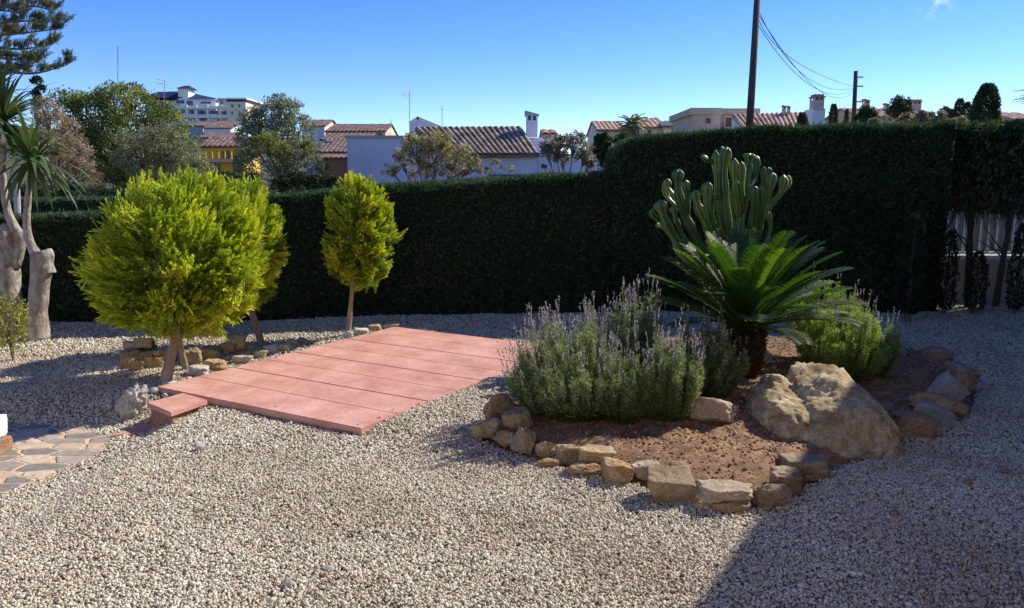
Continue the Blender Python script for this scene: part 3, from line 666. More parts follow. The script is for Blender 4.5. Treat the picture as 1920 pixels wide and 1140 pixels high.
# ================================================================= hedges
def hedge(name, label, bases, tops, thick, nleaf, mat=None, leaf=0.05, lowcut=None, zbot=0.0, sag=0.03):
    """bases: plan points of the front face, tops: heights"""
    n = len(bases); P = np.array([b[:2] for b in bases]); d = np.gradient(P, axis=0); d = unit(d)
    nrm = np.stack([-d[:,1], d[:,0]], 1)      # pointing away from the camera
    seglen = np.concatenate([[0], np.cumsum(np.linalg.norm(np.diff(P,axis=0),axis=1))])
    m = int(seglen[-1]/0.07)+2; ss = np.linspace(0, seglen[-1], m)
    Q = np.stack([np.interp(ss, seglen, P[:,k]) for k in (0,1)],1); Nn = unit(np.stack([np.interp(ss, seglen, nrm[:,k]) for k in (0,1)],1))
    H = np.interp(ss, seglen, tops)
    prof = [(0.02,zbot)]; K = 26
    for k in range(1,K+1): prof.append((0.0, None if 0 else k/K))
    V = []; nz = K+1+7+4
    rows = []
    for i in range(m):
        h = H[i]; r = 0.07; pr = []
        for k in range(K+1): pr.append((0.03*(1-k/K), zbot+(h-r-zbot)*k/K))
        for a in (30,60,90): pr.append((r-r*math.cos(R(a)), h-r+r*math.sin(R(a))))
        for f in (.35,.65): pr.append((r+(thick-2*r)*f, h))
        for a in (90,45,0): pr.append((thick-r+r*math.cos(R(a)), h-r+r*math.sin(R(a))))
        pr.append((thick, h*.5)); pr.append((thick, zbot))
        for (o, z) in pr:
            q = Q[i]+Nn[i]*o
            a = 0.055*mnoise.fractal(Vector((q[0]*1.6, o*2+q[1]*.6, z*1.3)), .8, 2, 4)
            dx = -a if o < thick/2 else a
            V.append((q[0]+Nn[i][0]*dx, q[1]+Nn[i][1]*dx, max(zbot, z+(a*0.6 if z > h*.8 else 0))))
        nz = len(pr)
    V = np.array(V); idx = np.arange(m*nz).reshape(m,nz)
    Fc = np.stack([idx[:-1,:-1],idx[1:,:-1],idx[1:,1:],idx[:-1,1:]],-1).reshape(-1,4)
    endf = [list(idx[0]), list(idx[-1][::-1])]
    base = np.array([Q[m//2][0], Q[m//2][1], 0])
    root = empty(name, base, label, 'hedge')
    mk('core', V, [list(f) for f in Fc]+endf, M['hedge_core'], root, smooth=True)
    # leaves over front face, top and a little behind
    G = V.reshape(m,nz,3)
    u = rng.uniform(0, m-1.001, nleaf); 
    wts = np.linalg.norm(np.diff(G,axis=1),axis=2).mean(0); wts[K:] *= 2.2; wts[-2:] *= .25; wts /= wts.sum()
    j = rng.choice(nz-1, nleaf, p=wts); fj = rng.uniform(0,1,nleaf); i = u.astype(int); fi = u-i
    A = G[i,j]*(1-fi)[:,None]+G[i+1,j]*fi[:,None]; B = G[i,j+1]*(1-fi)[:,None]+G[i+1,j+1]*fi[:,None]
    p = A*(1-fj)[:,None]+B*fj[:,None]
    tan = unit(B-A); al = unit(G[i+1,j]-G[i,j]); no = unit(np.cross(al, tan))
    outd = np.where((no[:,1]*-1 > 0)[:,None], no, no)
    # ensure pointing outwards
    cen = np.stack([np.interp(p[:,0], Q[:,0], Q[:,0]), np.interp(p[:,0], Q[:,0], (Q+Nn*thick/2)[:,1]), p[:,2]*0+np.interp(p[:,0],Q[:,0],H)*.6],1)
    sgn = np.sign(((p-cen)*no).sum(1)); no = no*sgn[:,None]
    top = (j >= K)
    ne = 1500      # leaves over both cut ends
    for (i0, sg) in ((0,-1),(m-1,1)):
        tg = unit(Q[min(i0+1,m-1)]-Q[max(i0-1,0)]); o_ = rng.uniform(0,thick,ne); zz = zbot+rng.uniform(0,1,ne)*(H[i0]-zbot)
        pe = np.stack([Q[i0][0]+Nn[i0][0]*o_, Q[i0][1]+Nn[i0][1]*o_, zz],1); p = np.vstack([p,pe]); no = np.vstack([no, np.tile([tg[0]*sg,tg[1]*sg,0],(ne,1))]); top = np.concatenate([top, np.zeros(ne,bool)])
    nleaf = len(p)
    axis = unit(no*0.75+np.array([0,0,1.0])*np.where(top,0.6,0.55)[:,None]+rng.normal(size=(nleaf,3))*0.33)
    ln = leaf*rng.uniform(.5,1.3,nleaf)*np.where(top,1.1,1)*np.where(rng.uniform(0,1,nleaf) < .02, rng.uniform(1.5,2.6,nleaf), 1)
    parts = []
    start = p-axis*ln[:,None]*0.3
    pn = np.array([mnoise.fractal(Vector((a*1.1,b*1.1,c*1.6)), .8, 2, 4) for a,b,c in p]); vv = np.clip(rng.uniform(0,1,nleaf)**1.3*.8+.22*pn+.05,0,1)
    V1,F1 = blades(start, start+axis*ln[:,None], leaf*.28); parts.append((V1,F1,np.repeat(vv,4)))
    for s_ in (-1,1):
        sd_ = unit(np.cross(axis, rng.normal(size=(nleaf,3)))); b0 = start+axis*(ln*.25)[:,None]; e0 = b0+unit(axis+sd_*.8)*(ln*.6)[:,None]
        V1,F1 = blades(b0, e0, leaf*.22); parts.append((V1,F1,np.repeat(vv,4)))
    Vv,Ff,Aa = join(parts)
    mk('foliage', Vv, Ff, mat or M['green_hedge'], root, attrs={'v':Aa})
    return root
def heights(bpts, HTl, pxs):
    return [float(at(px, ty, b[1]+.06)[2]) for b, ty, px in zip(bpts, HTl, pxs)]
pxs = [p[0] for p in HB]; hh = heights(hb, HT, pxs)
# lower hedge on the left and middle, taller hedge on the right
iL = list(range(0,8)); B1 = [hb[i] for i in iL]+[gp(1190,585)]; h1 = [hh[i] for i in iL]+[float(at(1190,322,hb[8][1])[2])]
hedge('clipped_hedge', 'lower clipped dark hedge running behind the golden conifers to the middle', B1, h1, 0.75, 60000, leaf=.058)
xR = [1150,1160,1178,1230,1300,1400,1500,1600,1680,1752]; yT = [292,272,263,259,253,246,241,238,236,235]
B2 = [gp(x, 585.5-(x-1120)*.002)+np.array([0,-.06,0]) for x in xR]; h2 = [float(at(x,y,b[1]+.1)[2]) for x,y,b in zip(xR,yT,B2)]
hedge('tall_hedge', 'taller dark clipped hedge behind the cactus and cycad', B2, h2, 1.0, 55000, leaf=.064)
# second hedge behind on the left
B3 = [at(x,400,12.0)*np.array([1,1,0]) for x in (-200,0,120,240,420,700)]; h3 = [float(at(x,y,12.0)[2]) for x,y in zip((-200,0,120,240,420,700),(376,376,375,376,370,372))]
hedge('far_hedge', 'second clipped hedge seen above the first one at the far left', B3, h3, 1.0, 16000, leaf=.06)

# the thinned end of the hedge on the right: bare trunks, foliage only on top
yT_ = 9.05
def thin_hedge():
    x0, x1 = 1740, 2120
    base = at(1850,590,yT_)*np.array([1,1,0]); root = empty('bare_hedge', base, 'thinned hedge at the right margin with bare trunks and foliage only on top', 'hedge')
    xa = at(x0,300,yT_)[0]; xb = at(x1,300,yT_)[0]; n = 34000
    x = rng.uniform(xa, xb, n); pxx = 960+(x/yT_)*F*0.985
    top = np.interp(pxx, [1740,1800,1920,2120], [2.235,2.25,2.27,2.3])
    lowpx = np.array([np.interp(q, [1735,1752,1768,1800,1850,1900,1950,2120], [420,365,350,372,385,392,385,380]) for q in pxx])
    low = CZ-(lowpx-335)/F*yT_*1.03
    f = rng.uniform(0,1,n)**1.0; z = top-(top-low+.12)*f+rng.normal(size=n)*.03
    z = np.minimum(z, top+rng.normal(size=n)*.012)
    nzv = np.array([mnoise.noise(Vector((a*3.1,b*2.6,1))) for a,b in zip(x,z)])
    nz2 = np.array([mnoise.noise(Vector((a*11,b*7,4))) for a,b in zip(x,z)]); keep = (z > low+0.22*nzv+.30*nz2-.06) 
    y = yT_+0.12+rng.uniform(0,.75,n)-0.05*nzv
    x,y,z = x[keep],y[keep],z[keep]; n = len(x)
    ax = unit(np.stack([rng.normal(size=n)*.5, -0.5+rng.normal(size=n)*.4, 0.8+rng.normal(size=n)*.4],1)); ln = .075*rng.uniform(.5,1.3,n)
    P0 = np.stack([x,y,z],1); V1,F1 = blades(P0, P0+ax*ln[:,None], .024)
    sd_ = unit(np.cross(ax, rng.normal(size=(n,3)))); V2,F2 = blades(P0, P0+unit(ax+sd_)*ln[:,None]*.7, .02)
    vv = rng.uniform(0,1,n)**1.5
    V_,F_,A_ = join([(V1,F1,np.repeat(vv,4)),(V2,F2,np.repeat(vv,4))])
    mk('foliage', V_, F_, M['green_hedge'], root, attrs={'v':A_})
    # dense inside of the top
    mb = MB(); xs_ = np.linspace(xa, xb, 26)
    Vc = []
    for k,xx in enumerate(xs_):
        px = 960+xx/yT_*F*.985; t = 2.21; l = CZ-(np.interp(px,[1735,1768,1850,2120],[345,330,350,350])-335)/F*yT_
        for (yy,zz) in ((yT_+.2,l+.05*math.sin(k*1.7)),(yT_+.2,t),(yT_+.75,t),(yT_+.75,l+.04*math.sin(k*2.3))): Vc.append((xx,yy+.04*math.sin(k*3.1+zz),zz))
    Fc_ = [(k*4+a,k*4+(a+1)%4,(k+1)*4+(a+1)%4,(k+1)*4+a) for k in range(25) for a in range(4)]
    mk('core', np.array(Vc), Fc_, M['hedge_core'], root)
    for px,wid,lean in ((1748,.03,0.02),(1812,.042,-.03),(1864,.036,.03),(1926,.04,-.02),(1990,.04,.03)):
        b = at(px,590,yT_+.25); b[2] = 0; mbt = MB(); r_ = random.Random(px)
        pts = smoothpath([b, b+np.array([lean,0,.5]), b+np.array([lean*2+.02,0.03,1.0]), b+np.array([lean*1.5,0.05,1.9])], 10)
        mbt.tube(pts, [wid*(1.15-.5*i/10) for i in range(11)], 8, jit=.3)
        for k in range(7):
            z0 = r_.uniform(.55,1.45); p0 = b+np.array([lean*1.3,0,z0]); e = p0+np.array([r_.uniform(-.28,.28), r_.uniform(-.15,.2), r_.uniform(.15,.5)])
            mbt.tube([p0,(p0+e)/2+np.array([0,0,-.02]),e],[.012,.009,.004],5)
        mbt.build('trunk', M['wood'], root, smooth=True)
    # hanging twigs
    tw = MB(); r_ = random.Random(4)
    for k in range(330):
        px = r_.uniform(1745,1990); b = at(px,380,yT_+r_.uniform(.1,.6)); l = r_.uniform(.06,.36); e = b+np.array([r_.uniform(-.12,.12),r_.uniform(-.05,.05),-l])
        tw.tube([b,(b+e)/2+np.array([r_.uniform(-.03,.03),0,0]),e],[.006,.004,.002],3)
    tw.build('twigs', M['wood'], root)
    return root
thin_hedge()

M['darkgrey'] = flat('grey_green_render', (.16,.18,.16))
# low wall with pale coping and railing behind the thinned hedge
wy = 10.0
wl = empty('garden_wall', at(1880,590,wy)*np.array([1,1,0]), 'low beige rendered wall with pale coping behind the bare hedge trunks', 'wall')
xa = at(1690,500,wy)[0]; xb = 9.5; zt = float(at(1850,486,wy)[2]); zc = float(at(1850,479,wy)[2])
MB().box(xa,wy,-.2,xb,wy+.18,zt).build('rendered_face', M['beige'], wl)
MB().box(xa,wy-.03,zt,xb,wy+.22,zc).build('coping', M['coping'], wl)
rl = empty('railing', (xa+1.5,wy+.35,0), 'white upright railing standing behind the low beige wall', 'railing')
zb0 = zc-.02; zr = float(at(1850,368,wy+.4)[2]); z1 = float(at(1850,460,wy+.4)[2])
nb = 0; x = xa
pan = MB(); pan.box(xa,wy+.36,zb0-.3,xb,wy+.44,zb0+.03); pan.box(xa,wy+.37,zr,xb,wy+.43,zr+.05); pan.build('rail', M['railing'], rl)
while x < xb-1.4:
    MB().box(x,wy+.38,zb0+.03,x+.024,wy+.41,zr).build('baluster', M['railing'], rl); x += .115
# pale terrace wall of the neighbouring plot behind the railing
nw = MB().box(at(1640,400,13)[0],13,-.2,16,13.25,float(at(1800,395,13)[2])).build('boundary_wall', M['darkgrey'], None, (at(1850,400,13)[0],13,0)); tag(nw, 'pale wall glimpsed between the bare trunks beyond the railing', 'wall')

# ================================================================= conifers
def conifer(name, label, cpx, cY, rx, rz, nT, trunk, seed, ry=None, lean=(0,0), shape=None, K=24, Lr=(.13,.22), extra=None, group=None):
    global rng
    c = at(cpx[0], cpx[1], cY); ry = ry or rx
    base = np.array([trunk[0][0][0], trunk[0][0][1], trunk[0][0][2]])
    root = empty(name, base, label, 'tree', group)
    ncl = nT//20; cdir = randdir(ncl); cid = rng.integers(0,ncl,nT); coff = rng.uniform(-.11,.03,ncl); cax = rng.normal(size=(ncl,3))*.30; cv_ = rng.uniform(-.28,.28,ncl)
    d = unit(cdir[cid]+rng.normal(size=(nT,3))*.07); nz = np.array([mnoise.fractal(Vector(q)*2.6+Vector((seed,0,0)), .8, 2, 4) for q in d])
    lump = np.array([mnoise.noise(Vector(q)*7+Vector((seed,3,0))) for q in d])
    rr = (1+.05*nz+.04*lump+coff[cid])
    if shape is not None: rr = rr*shape(d)
    inner = rng.uniform(0,1,nT); fr_ = np.where(inner < .66, rng.uniform(.84,1.0,nT), rng.uniform(.5,.86,nT))
    L_ = rng.uniform(Lr[0],Lr[1],nT)
    P = c+d*np.array([rx,ry,rz])*(rr*fr_)[:,None]
    A = unit(d*np.array([1,1,.8])*.8+np.array([lean[0],lean[1],.55])+cax[cid]+rng.normal(size=(nT,3))*.15)
    P = P-A*L_[:,None]*.75
    vt = np.clip(.55+.25*nz+cv_[cid]+rng.uniform(-.15,.15,nT),0,1)
    V_,F_,A_ = tufts(P, A, L_, K=K, leaf=.05, wid=.011, vt=vt, spread=.6, flatness=.5, tipv=.35)
    parts = [(V_,F_,A_)]
    if extra:
        for (pp, aa, ll, k) in extra:
            V_,F_,A_ = tufts(np.array([pp]*k)+rng.normal(size=(k,3))*.03, np.array([aa]*k)+rng.normal(size=(k,3))*.15, np.full(k,ll)*rng.uniform(.7,1.1,k), K=28, leaf=.045, wid=.009, tipv=.4); parts.append((V_,F_,A_))
    V_,F_,A_ = join(parts)
    mk('crown', V_, F_, M['golden'], root, attrs={'v':A_})
    V0,F0 = ico(4); nn = np.array([mnoise.fractal(Vector(q)*3, .8,2,4) for q in V0]); sh = shape(V0) if shape is not None else 1
    mb = MB()
    r_ = random.Random(seed)
    for k in range(26):   # limbs inside the crown
        q = randdir(1)[0]; q[2] = abs(q[2])*.7-.15; e = c+q*np.array([rx,ry,rz])*.40; s0 = np.array(trunk[0][-1]); 
        mb.tube([s0, (s0+e)/2+np.array([0,0,-.05]), e],[.014,.010,.004],4)
    mb.build('limbs', M['golden_bark'], root)
    for pts, rad in [(t, r) for t, r in zip(trunk, [t_[1] for t_ in trunk_r[seed]])]:
        sp2 = smoothpath(pts, 10); m2 = MB(); m2.tube(sp2, [rad*(1.25-.5*i/10) for i in range(11)], 10, jit=.25); m2.build('trunk', M['golden_bark'], root, smooth=True)
    return root
trunk_r = {1:[(0,.037),(0,.022)], 2:[(0,.030)], 3:[(0,.026)]}
b1 = gpt(310,719); b2 = gpt(348,692)
def sh1(d):
    # flares low on the left like a skirt, rounded elsewhere
    x,y,z = d.T
    return 1+.16*np.clip(-x,0,1)*np.clip(.25-z,0,1)*1.6-.05*np.clip(-x,0,1)*np.clip(z,0,1)
Yc = b1[1]+.18
t1 = [b1, at(318,680,b1[1]+.03), at(326,640,b1[1]+.08), at(338,540,Yc)]
t2 = [b2, at(338,645,b2[1]-.1), at(335,600,Yc)]
conifer('golden_conifer', 'large round golden conifer on two bare trunks at the left of the terrace', (338,478), Yc, .665, .655, 4600, [t1,t2], 1, ry=.66, lean=(.05,-.05), shape=sh1, Lr=(.12,.22))
b3 = gpt(490,650); Yd = b3[1]+.05
conifer('golden_conifer', 'golden conifer half hidden behind the large round one, its trunk leaning left', (458,457), Yd, .385, .62, 2600, [[b3, at(484,620,Yd), at(470,575,Yd), at(462,500,Yd)]], 2, ry=.5, group=None, Lr=(.11,.19))
b4 = gpt(651,629); Ye = b4[1]+.02
def sh3(d):
    x,y,z = d.T; return 1-.16*np.clip(z,0,1)*(1-np.clip(z,0,1)*.9)+.07*np.clip(-z,0,1)
ex = [(at(735,455,Ye), unit(np.array([1,0,.55])), .14, 8)]
conifer('golden_conifer', 'small egg-shaped golden conifer standing alone against the dark hedge', (673,432), Ye, .365, .585, 2700, [[b4, at(655,600,Ye), at(660,545,Ye), at(668,480,Ye)]], 3, shape=sh3, extra=ex, Lr=(.10,.17))

# ================================================================= lavender
def lavender(label, cpx, basepx, rx, ry, h, nst, nfl, mat, seed, spikeh=.12, lean=(0,0), drop=.0, spikezone=None):
    b = gpt(*basepx); zb = floorz(b[0],b[1]); b[2] = zb
    root = empty('lavender', b, label, 'lavender bush', 'lavender bushes in the planting bed')
    r_ = np.random.default_rng(seed)
    ang = r_.uniform(0,2*math.pi,nst); q = np.sqrt(r_.uniform(0,1,nst)); ns = np.array([mnoise.noise(Vector((math.cos(a)*1.8+seed, math.sin(a)*1.8, k*2.2))) for a,k in zip(ang,q)])
    foot = np.stack([b[0]+np.cos(ang)*q*rx*.40, b[1]+np.sin(ang)*q*ry*.40, np.full(nst,zb-.02)],1)
    hh_ = h*np.sqrt(np.clip(1-(q*.93)**2.4,0,1))*(1+.22*ns)*r_.uniform(.8,1.05,nst)+.06
    tip = np.stack([b[0]+np.cos(ang)*q*rx+lean[0]*hh_, b[1]+np.sin(ang)*q*ry+lean[1]*hh_, zb+hh_],1)
    ncl = max(8,nst//26); ci = r_.choice(nst, ncl, replace=False); dist_ = ((foot[:,None,:2]-foot[None,ci,:2])**2).sum(-1); near_ = dist_.argmin(1); clh = r_.uniform(.74,1.16,ncl)
    tip = tip*.52+tip[ci][near_]*.48; tip[:,2] = zb+(tip[:,2]-zb)*clh[near_]
    mid = (foot+tip)/2+np.stack([np.cos(ang)*q*rx*.18, np.sin(ang)*q*ry*.18, np.zeros(nst)],1)
    def bez(t): t=t[...,None] if t.ndim else t; return foot[:,None]*(1-t)**2+2*mid[:,None]*t*(1-t)+tip[:,None]*t**2
    K = 22; t = np.sort(r_.uniform(.22,1.0,(nst,K)),axis=1)
    P = bez(t); T1 = unit(bez(np.minimum(t+.02,1.02))-P)
    out = r_.normal(size=(nst,K,3)); out = unit(out-T1*(out*T1).sum(-1,keepdims=True))
    ln = .034*(1.15-.35*t)*r_.uniform(.6,1.3,(nst,K)); D = unit(T1*.75+out*.85)
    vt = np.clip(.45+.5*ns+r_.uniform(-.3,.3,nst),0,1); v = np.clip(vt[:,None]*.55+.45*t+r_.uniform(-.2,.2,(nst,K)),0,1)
    V1,F1 = blades(P.reshape(-1,3), (P+D*ln[...,None]).reshape(-1,3), .0055)
    parts = [(V1,F1,np.repeat(v.ravel(),4))]
    ts = np.linspace(0,1,5); Ps = bez(np.tile(ts,(nst,1)))
    V2,F2 = blades(Ps[:,:-1].reshape(-1,3), Ps[:,1:].reshape(-1,3)+0, .004); parts.append((V2,F2,np.repeat(np.full(len(F2),.2),4)))
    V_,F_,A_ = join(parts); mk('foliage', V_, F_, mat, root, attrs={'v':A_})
    sel = r_.choice(nst, nfl, replace=nfl>nst); 
    if spikezone is not None:
        w_ = spikezone(tip-b); w_ = w_/w_.sum(); sel = r_.choice(nst, nfl, p=w_)
    tp = tip[sel]; dr = unit(unit(tip-mid)[sel]*.8+np.array([0,0,.7])+r_.normal(size=(nfl,3))*.12); sl = spikeh*r_.uniform(.4,1.3,nfl)
    e = tp+dr*sl[:,None]
    V3,F3 = blades(tp-dr*.03, e, .0035); A3 = np.full(len(V3), .35)
    Vs=[];b0=[];e0=[]; hv=[]
    for k in range(7):
        o_ = unit(r_.normal(size=(nfl,3))); s0 = e-dr*.012+dr*(.007*k)
        b0.append(s0); e0.append(s0+unit(dr+o_*.55)*.016); hv.append(r_.uniform(0,1,nfl))
    V4,F4 = blades(np.vstack(b0), np.vstack(e0), .009)
    V_,F_,A_ = join([(V4,F4,np.repeat(np.concatenate(hv),4))]); tag(mk('flower_spikes', V_, F_, M['spike'], root, attrs={'v':A_}), kind='stuff')
    tag(mk('flower_stalks', V3, F3, mat, root, attrs={'v':A3}), kind='stuff')
    return root
zl = lambda d: np.clip(.3+d[:,2]*2-d[:,0]*1.0+d[:,1]*.6, .02, None)
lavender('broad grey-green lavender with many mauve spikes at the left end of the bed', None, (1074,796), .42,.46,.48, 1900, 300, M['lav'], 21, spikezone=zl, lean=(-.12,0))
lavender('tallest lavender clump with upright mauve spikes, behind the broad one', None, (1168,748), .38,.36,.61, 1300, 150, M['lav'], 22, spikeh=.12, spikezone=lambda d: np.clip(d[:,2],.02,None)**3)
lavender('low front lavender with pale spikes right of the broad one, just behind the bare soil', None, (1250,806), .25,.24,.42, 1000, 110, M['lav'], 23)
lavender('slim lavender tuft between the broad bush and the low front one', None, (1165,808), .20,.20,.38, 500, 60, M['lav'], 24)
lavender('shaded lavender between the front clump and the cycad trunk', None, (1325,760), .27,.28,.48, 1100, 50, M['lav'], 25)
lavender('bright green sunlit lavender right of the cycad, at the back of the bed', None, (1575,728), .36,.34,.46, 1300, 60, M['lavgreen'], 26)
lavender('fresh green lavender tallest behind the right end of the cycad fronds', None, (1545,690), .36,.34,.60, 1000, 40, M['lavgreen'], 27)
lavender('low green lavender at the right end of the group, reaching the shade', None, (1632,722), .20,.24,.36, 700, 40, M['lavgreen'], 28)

# ================================================================= cycad
def cycad():
    b = gpt(1393,718); zb = floorz(b[0],b[1]); b[2] = zb; Yt = b[1]
    root = empty('cycad', b, 'big cycad with a dark stubby trunk and a rosette of arching fronds', 'cycad')
    top = at(1397,608,Yt); mb = MB(); H = top[2]-zb
    pts = [b+np.array([0,0,-.03]), b+np.array([0,0,H*.3]), b+np.array([.005,0,H*.65]), b+np.array([.01,0,H])]
    mb.tube(smoothpath(pts,8), [.115,.12,.125,.135,.14,.145,.14,.12,.07], 16, jit=.25)
    mb.build('trunk', M['hedge_core'] if 0 else surf('cycad_trunk', [(0.35,(0.03,0.018,0.012)),(0.65,(0.09,0.06,0.04))], scale=30, bump=1, bscale=40, bdist=.02), root, smooth=True)
    # old leaf bases: spiny scales
    n = 700; a = rng.uniform(0,2*math.pi,n); z = rng.uniform(0,1,n); rad = .118+.03*z
    P = np.stack([b[0]+np.cos(a)*rad, b[1]+np.sin(a)*rad, zb+z*H],1); D = unit(np.stack([np.cos(a),np.sin(a),.9+rng.uniform(-.4,.3,n)],1))
    V1,F1 = blades(P-D*.02, P+D*(rng.uniform(.03,.06,n))[:,None], .022, mid=.3); 
    mk('leaf_bases', V1, F1, leafmat('leaf_base_scales', [(0,(.03,.02,.013)),(1,(.13,.09,.055))], trans=.05), root, attrs={'v':np.repeat(rng.uniform(0,1,n),4)})
    c = top+np.array([0,0,.02])
    r_ = np.random.default_rng(3)
    fr = []
    ga = 2.39996
    nf = 50
    for i in range(nf):
        f = i/(nf-1); az = i*ga+.3
        el = R(82)*(1-f)**1.05+R(15)*f; Lf = .88-.12*(1-f)**2+r_.uniform(-.07,.05)
        droop = .40-.06*f
        fr.append((az, el, Lf, droop, f))
    for (az,el,Lf,droop,f) in fr:
        n = 26; d0 = np.array([math.cos(az)*math.cos(el), math.sin(az)*math.cos(el), math.sin(el)])
        hz = np.array([math.cos(az),math.sin(az),0]); pts = [c+np.array([hz[0]*.05,hz[1]*.05,-.05*f])]; e = el
        ds = Lf/n; bend = R(62)*droop if el > 0 else R(45)*droop
        side = np.array([-math.sin(az), math.cos(az), 0]); sway = r_.uniform(-.12,.12)
        for k in range(n):
            tt = k/n; ee = el-bend*(tt**1.5)*1.3
            d = hz*math.cos(ee)+np.array([0,0,1])*math.sin(ee)+side*sway*tt; d = unit(d); pts.append(pts[-1]+d*ds)
        pts = np.array(pts)
        m = 74; tt = np.linspace(.10,1.0,m); idxs = tt*n; k0 = np.minimum(idxs.astype(int), n-1); ff = (idxs-k0)[:,None]
        B = pts[k0]*(1-ff)+pts[k0+1]*ff; T = unit(pts[k0+1]-pts[k0]); upv = unit(np.cross(side[None,:]*np.ones((m,1)), T)*-1)
        upv = np.where(upv[:,2:3] < 0, -upv, upv) if abs(el) < R(60) else upv
        sidek = unit(np.cross(T, upv))
        ll = .128*np.minimum(1,(tt/.38))**.6*(1-.50*np.clip((tt-.80)/.20,0,1)**2)
        Vs=[];Fs=[];vv=[]; bb=0
        for s in (-1,1):
            D = unit(sidek*s*1.0+T*.62+upv*.22+r_.normal(size=(m,3))*.04); E = B+D*ll[:,None]
            dn = unit(E-B); E2 = E-upv*(.010)
            Mp = B+(E-B)*.5+upv*.004
            wv = unit(T-dn*(T*dn).sum(1)[:,None])*.0052
            V = np.stack([B-wv*.7,B+wv*.7,Mp+wv,Mp-wv,E2],1).reshape(-1,3); Vs.append(V)
            for q in range(m): Fs.append((bb+q*5,bb+q*5+1,bb+q*5+2,bb+q*5+3)); Fs.append((bb+q*5+3,bb+q*5+2,bb+q*5+4))
            bb += len(V); v0 = r_.uniform(.15,.75)+.15*(1-f)-.2*f; vv.append(np.repeat(np.clip(v0+r_.uniform(-.12,.12,m),0,1),5))
        mbr = MB(); mbr.tube(list(pts[::3]), [.009*(1-.75*j/(len(pts[::3])-1)) for j in range(len(pts[::3]))], 5)
        V = np.vstack(Vs+[np.array(mbr.V)]); Fs += [tuple(i+bb for i in q) for q in mbr.F]; vv.append(np.full(len(mbr.V), .85))
        mk('frond', V, Fs, M['cycad'], root, attrs={'v':np.concatenate(vv)})
    # pale new growth in the heart
    mb = MB()
    for k in range(9):
        a = k*.7; e = c+np.array([math.cos(a)*.05, math.sin(a)*.05, .15+.02*(k%3)]); mb.tube([c+np.array([0,0,-.04]),(c+e)/2,e],[.012,.011,.003],6)
    mb.build('heart', flat('pale_heart', (.32,.30,.13)), root, smooth=True)
cycad()

# ================================================================= candelabra cactus
cm_, nt_, out_ = newmat('cactus_skin'); L = nt_.links.new
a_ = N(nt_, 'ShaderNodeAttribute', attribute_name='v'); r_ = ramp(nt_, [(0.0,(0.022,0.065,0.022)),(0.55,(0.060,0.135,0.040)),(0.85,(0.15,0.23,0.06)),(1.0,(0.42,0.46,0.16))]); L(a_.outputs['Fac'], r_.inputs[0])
tc = N(nt_, 'ShaderNodeTexCoord'); no = N(nt_, 'ShaderNodeTexNoise', Scale=9, Detail=5); L(tc.outputs['Object'], no.inputs['Vector']); r2 = ramp(nt_, [(0.3,(.65,.7,.65)),(0.65,(1.1,1.1,1.05))]); L(no.outputs['Fac'], r2.inputs[0])
mx = N(nt_, 'ShaderNodeMix', data_type='RGBA', blend_type='MULTIPLY'); mx.inputs[0].default_value=1; L(r_.outputs[0], mx.inputs[6]); L(r2.outputs[0], mx.inputs[7])
b_ = N(nt_, 'ShaderNodeBsdfPrincipled', Roughness=0.42); b_.inputs['Specular IOR Level'].default_value=.45; b_.inputs['Subsurface Weight'].default_value = 0.12; b_.inputs['Subsurface Radius'].default_value=(.02,.03,.01); b_.inputs['Subsurface Scale'].default_value=.5
L(mx.outputs[2], b_.inputs['Base Color']); L(b_.outputs[0], out_.inputs[0])
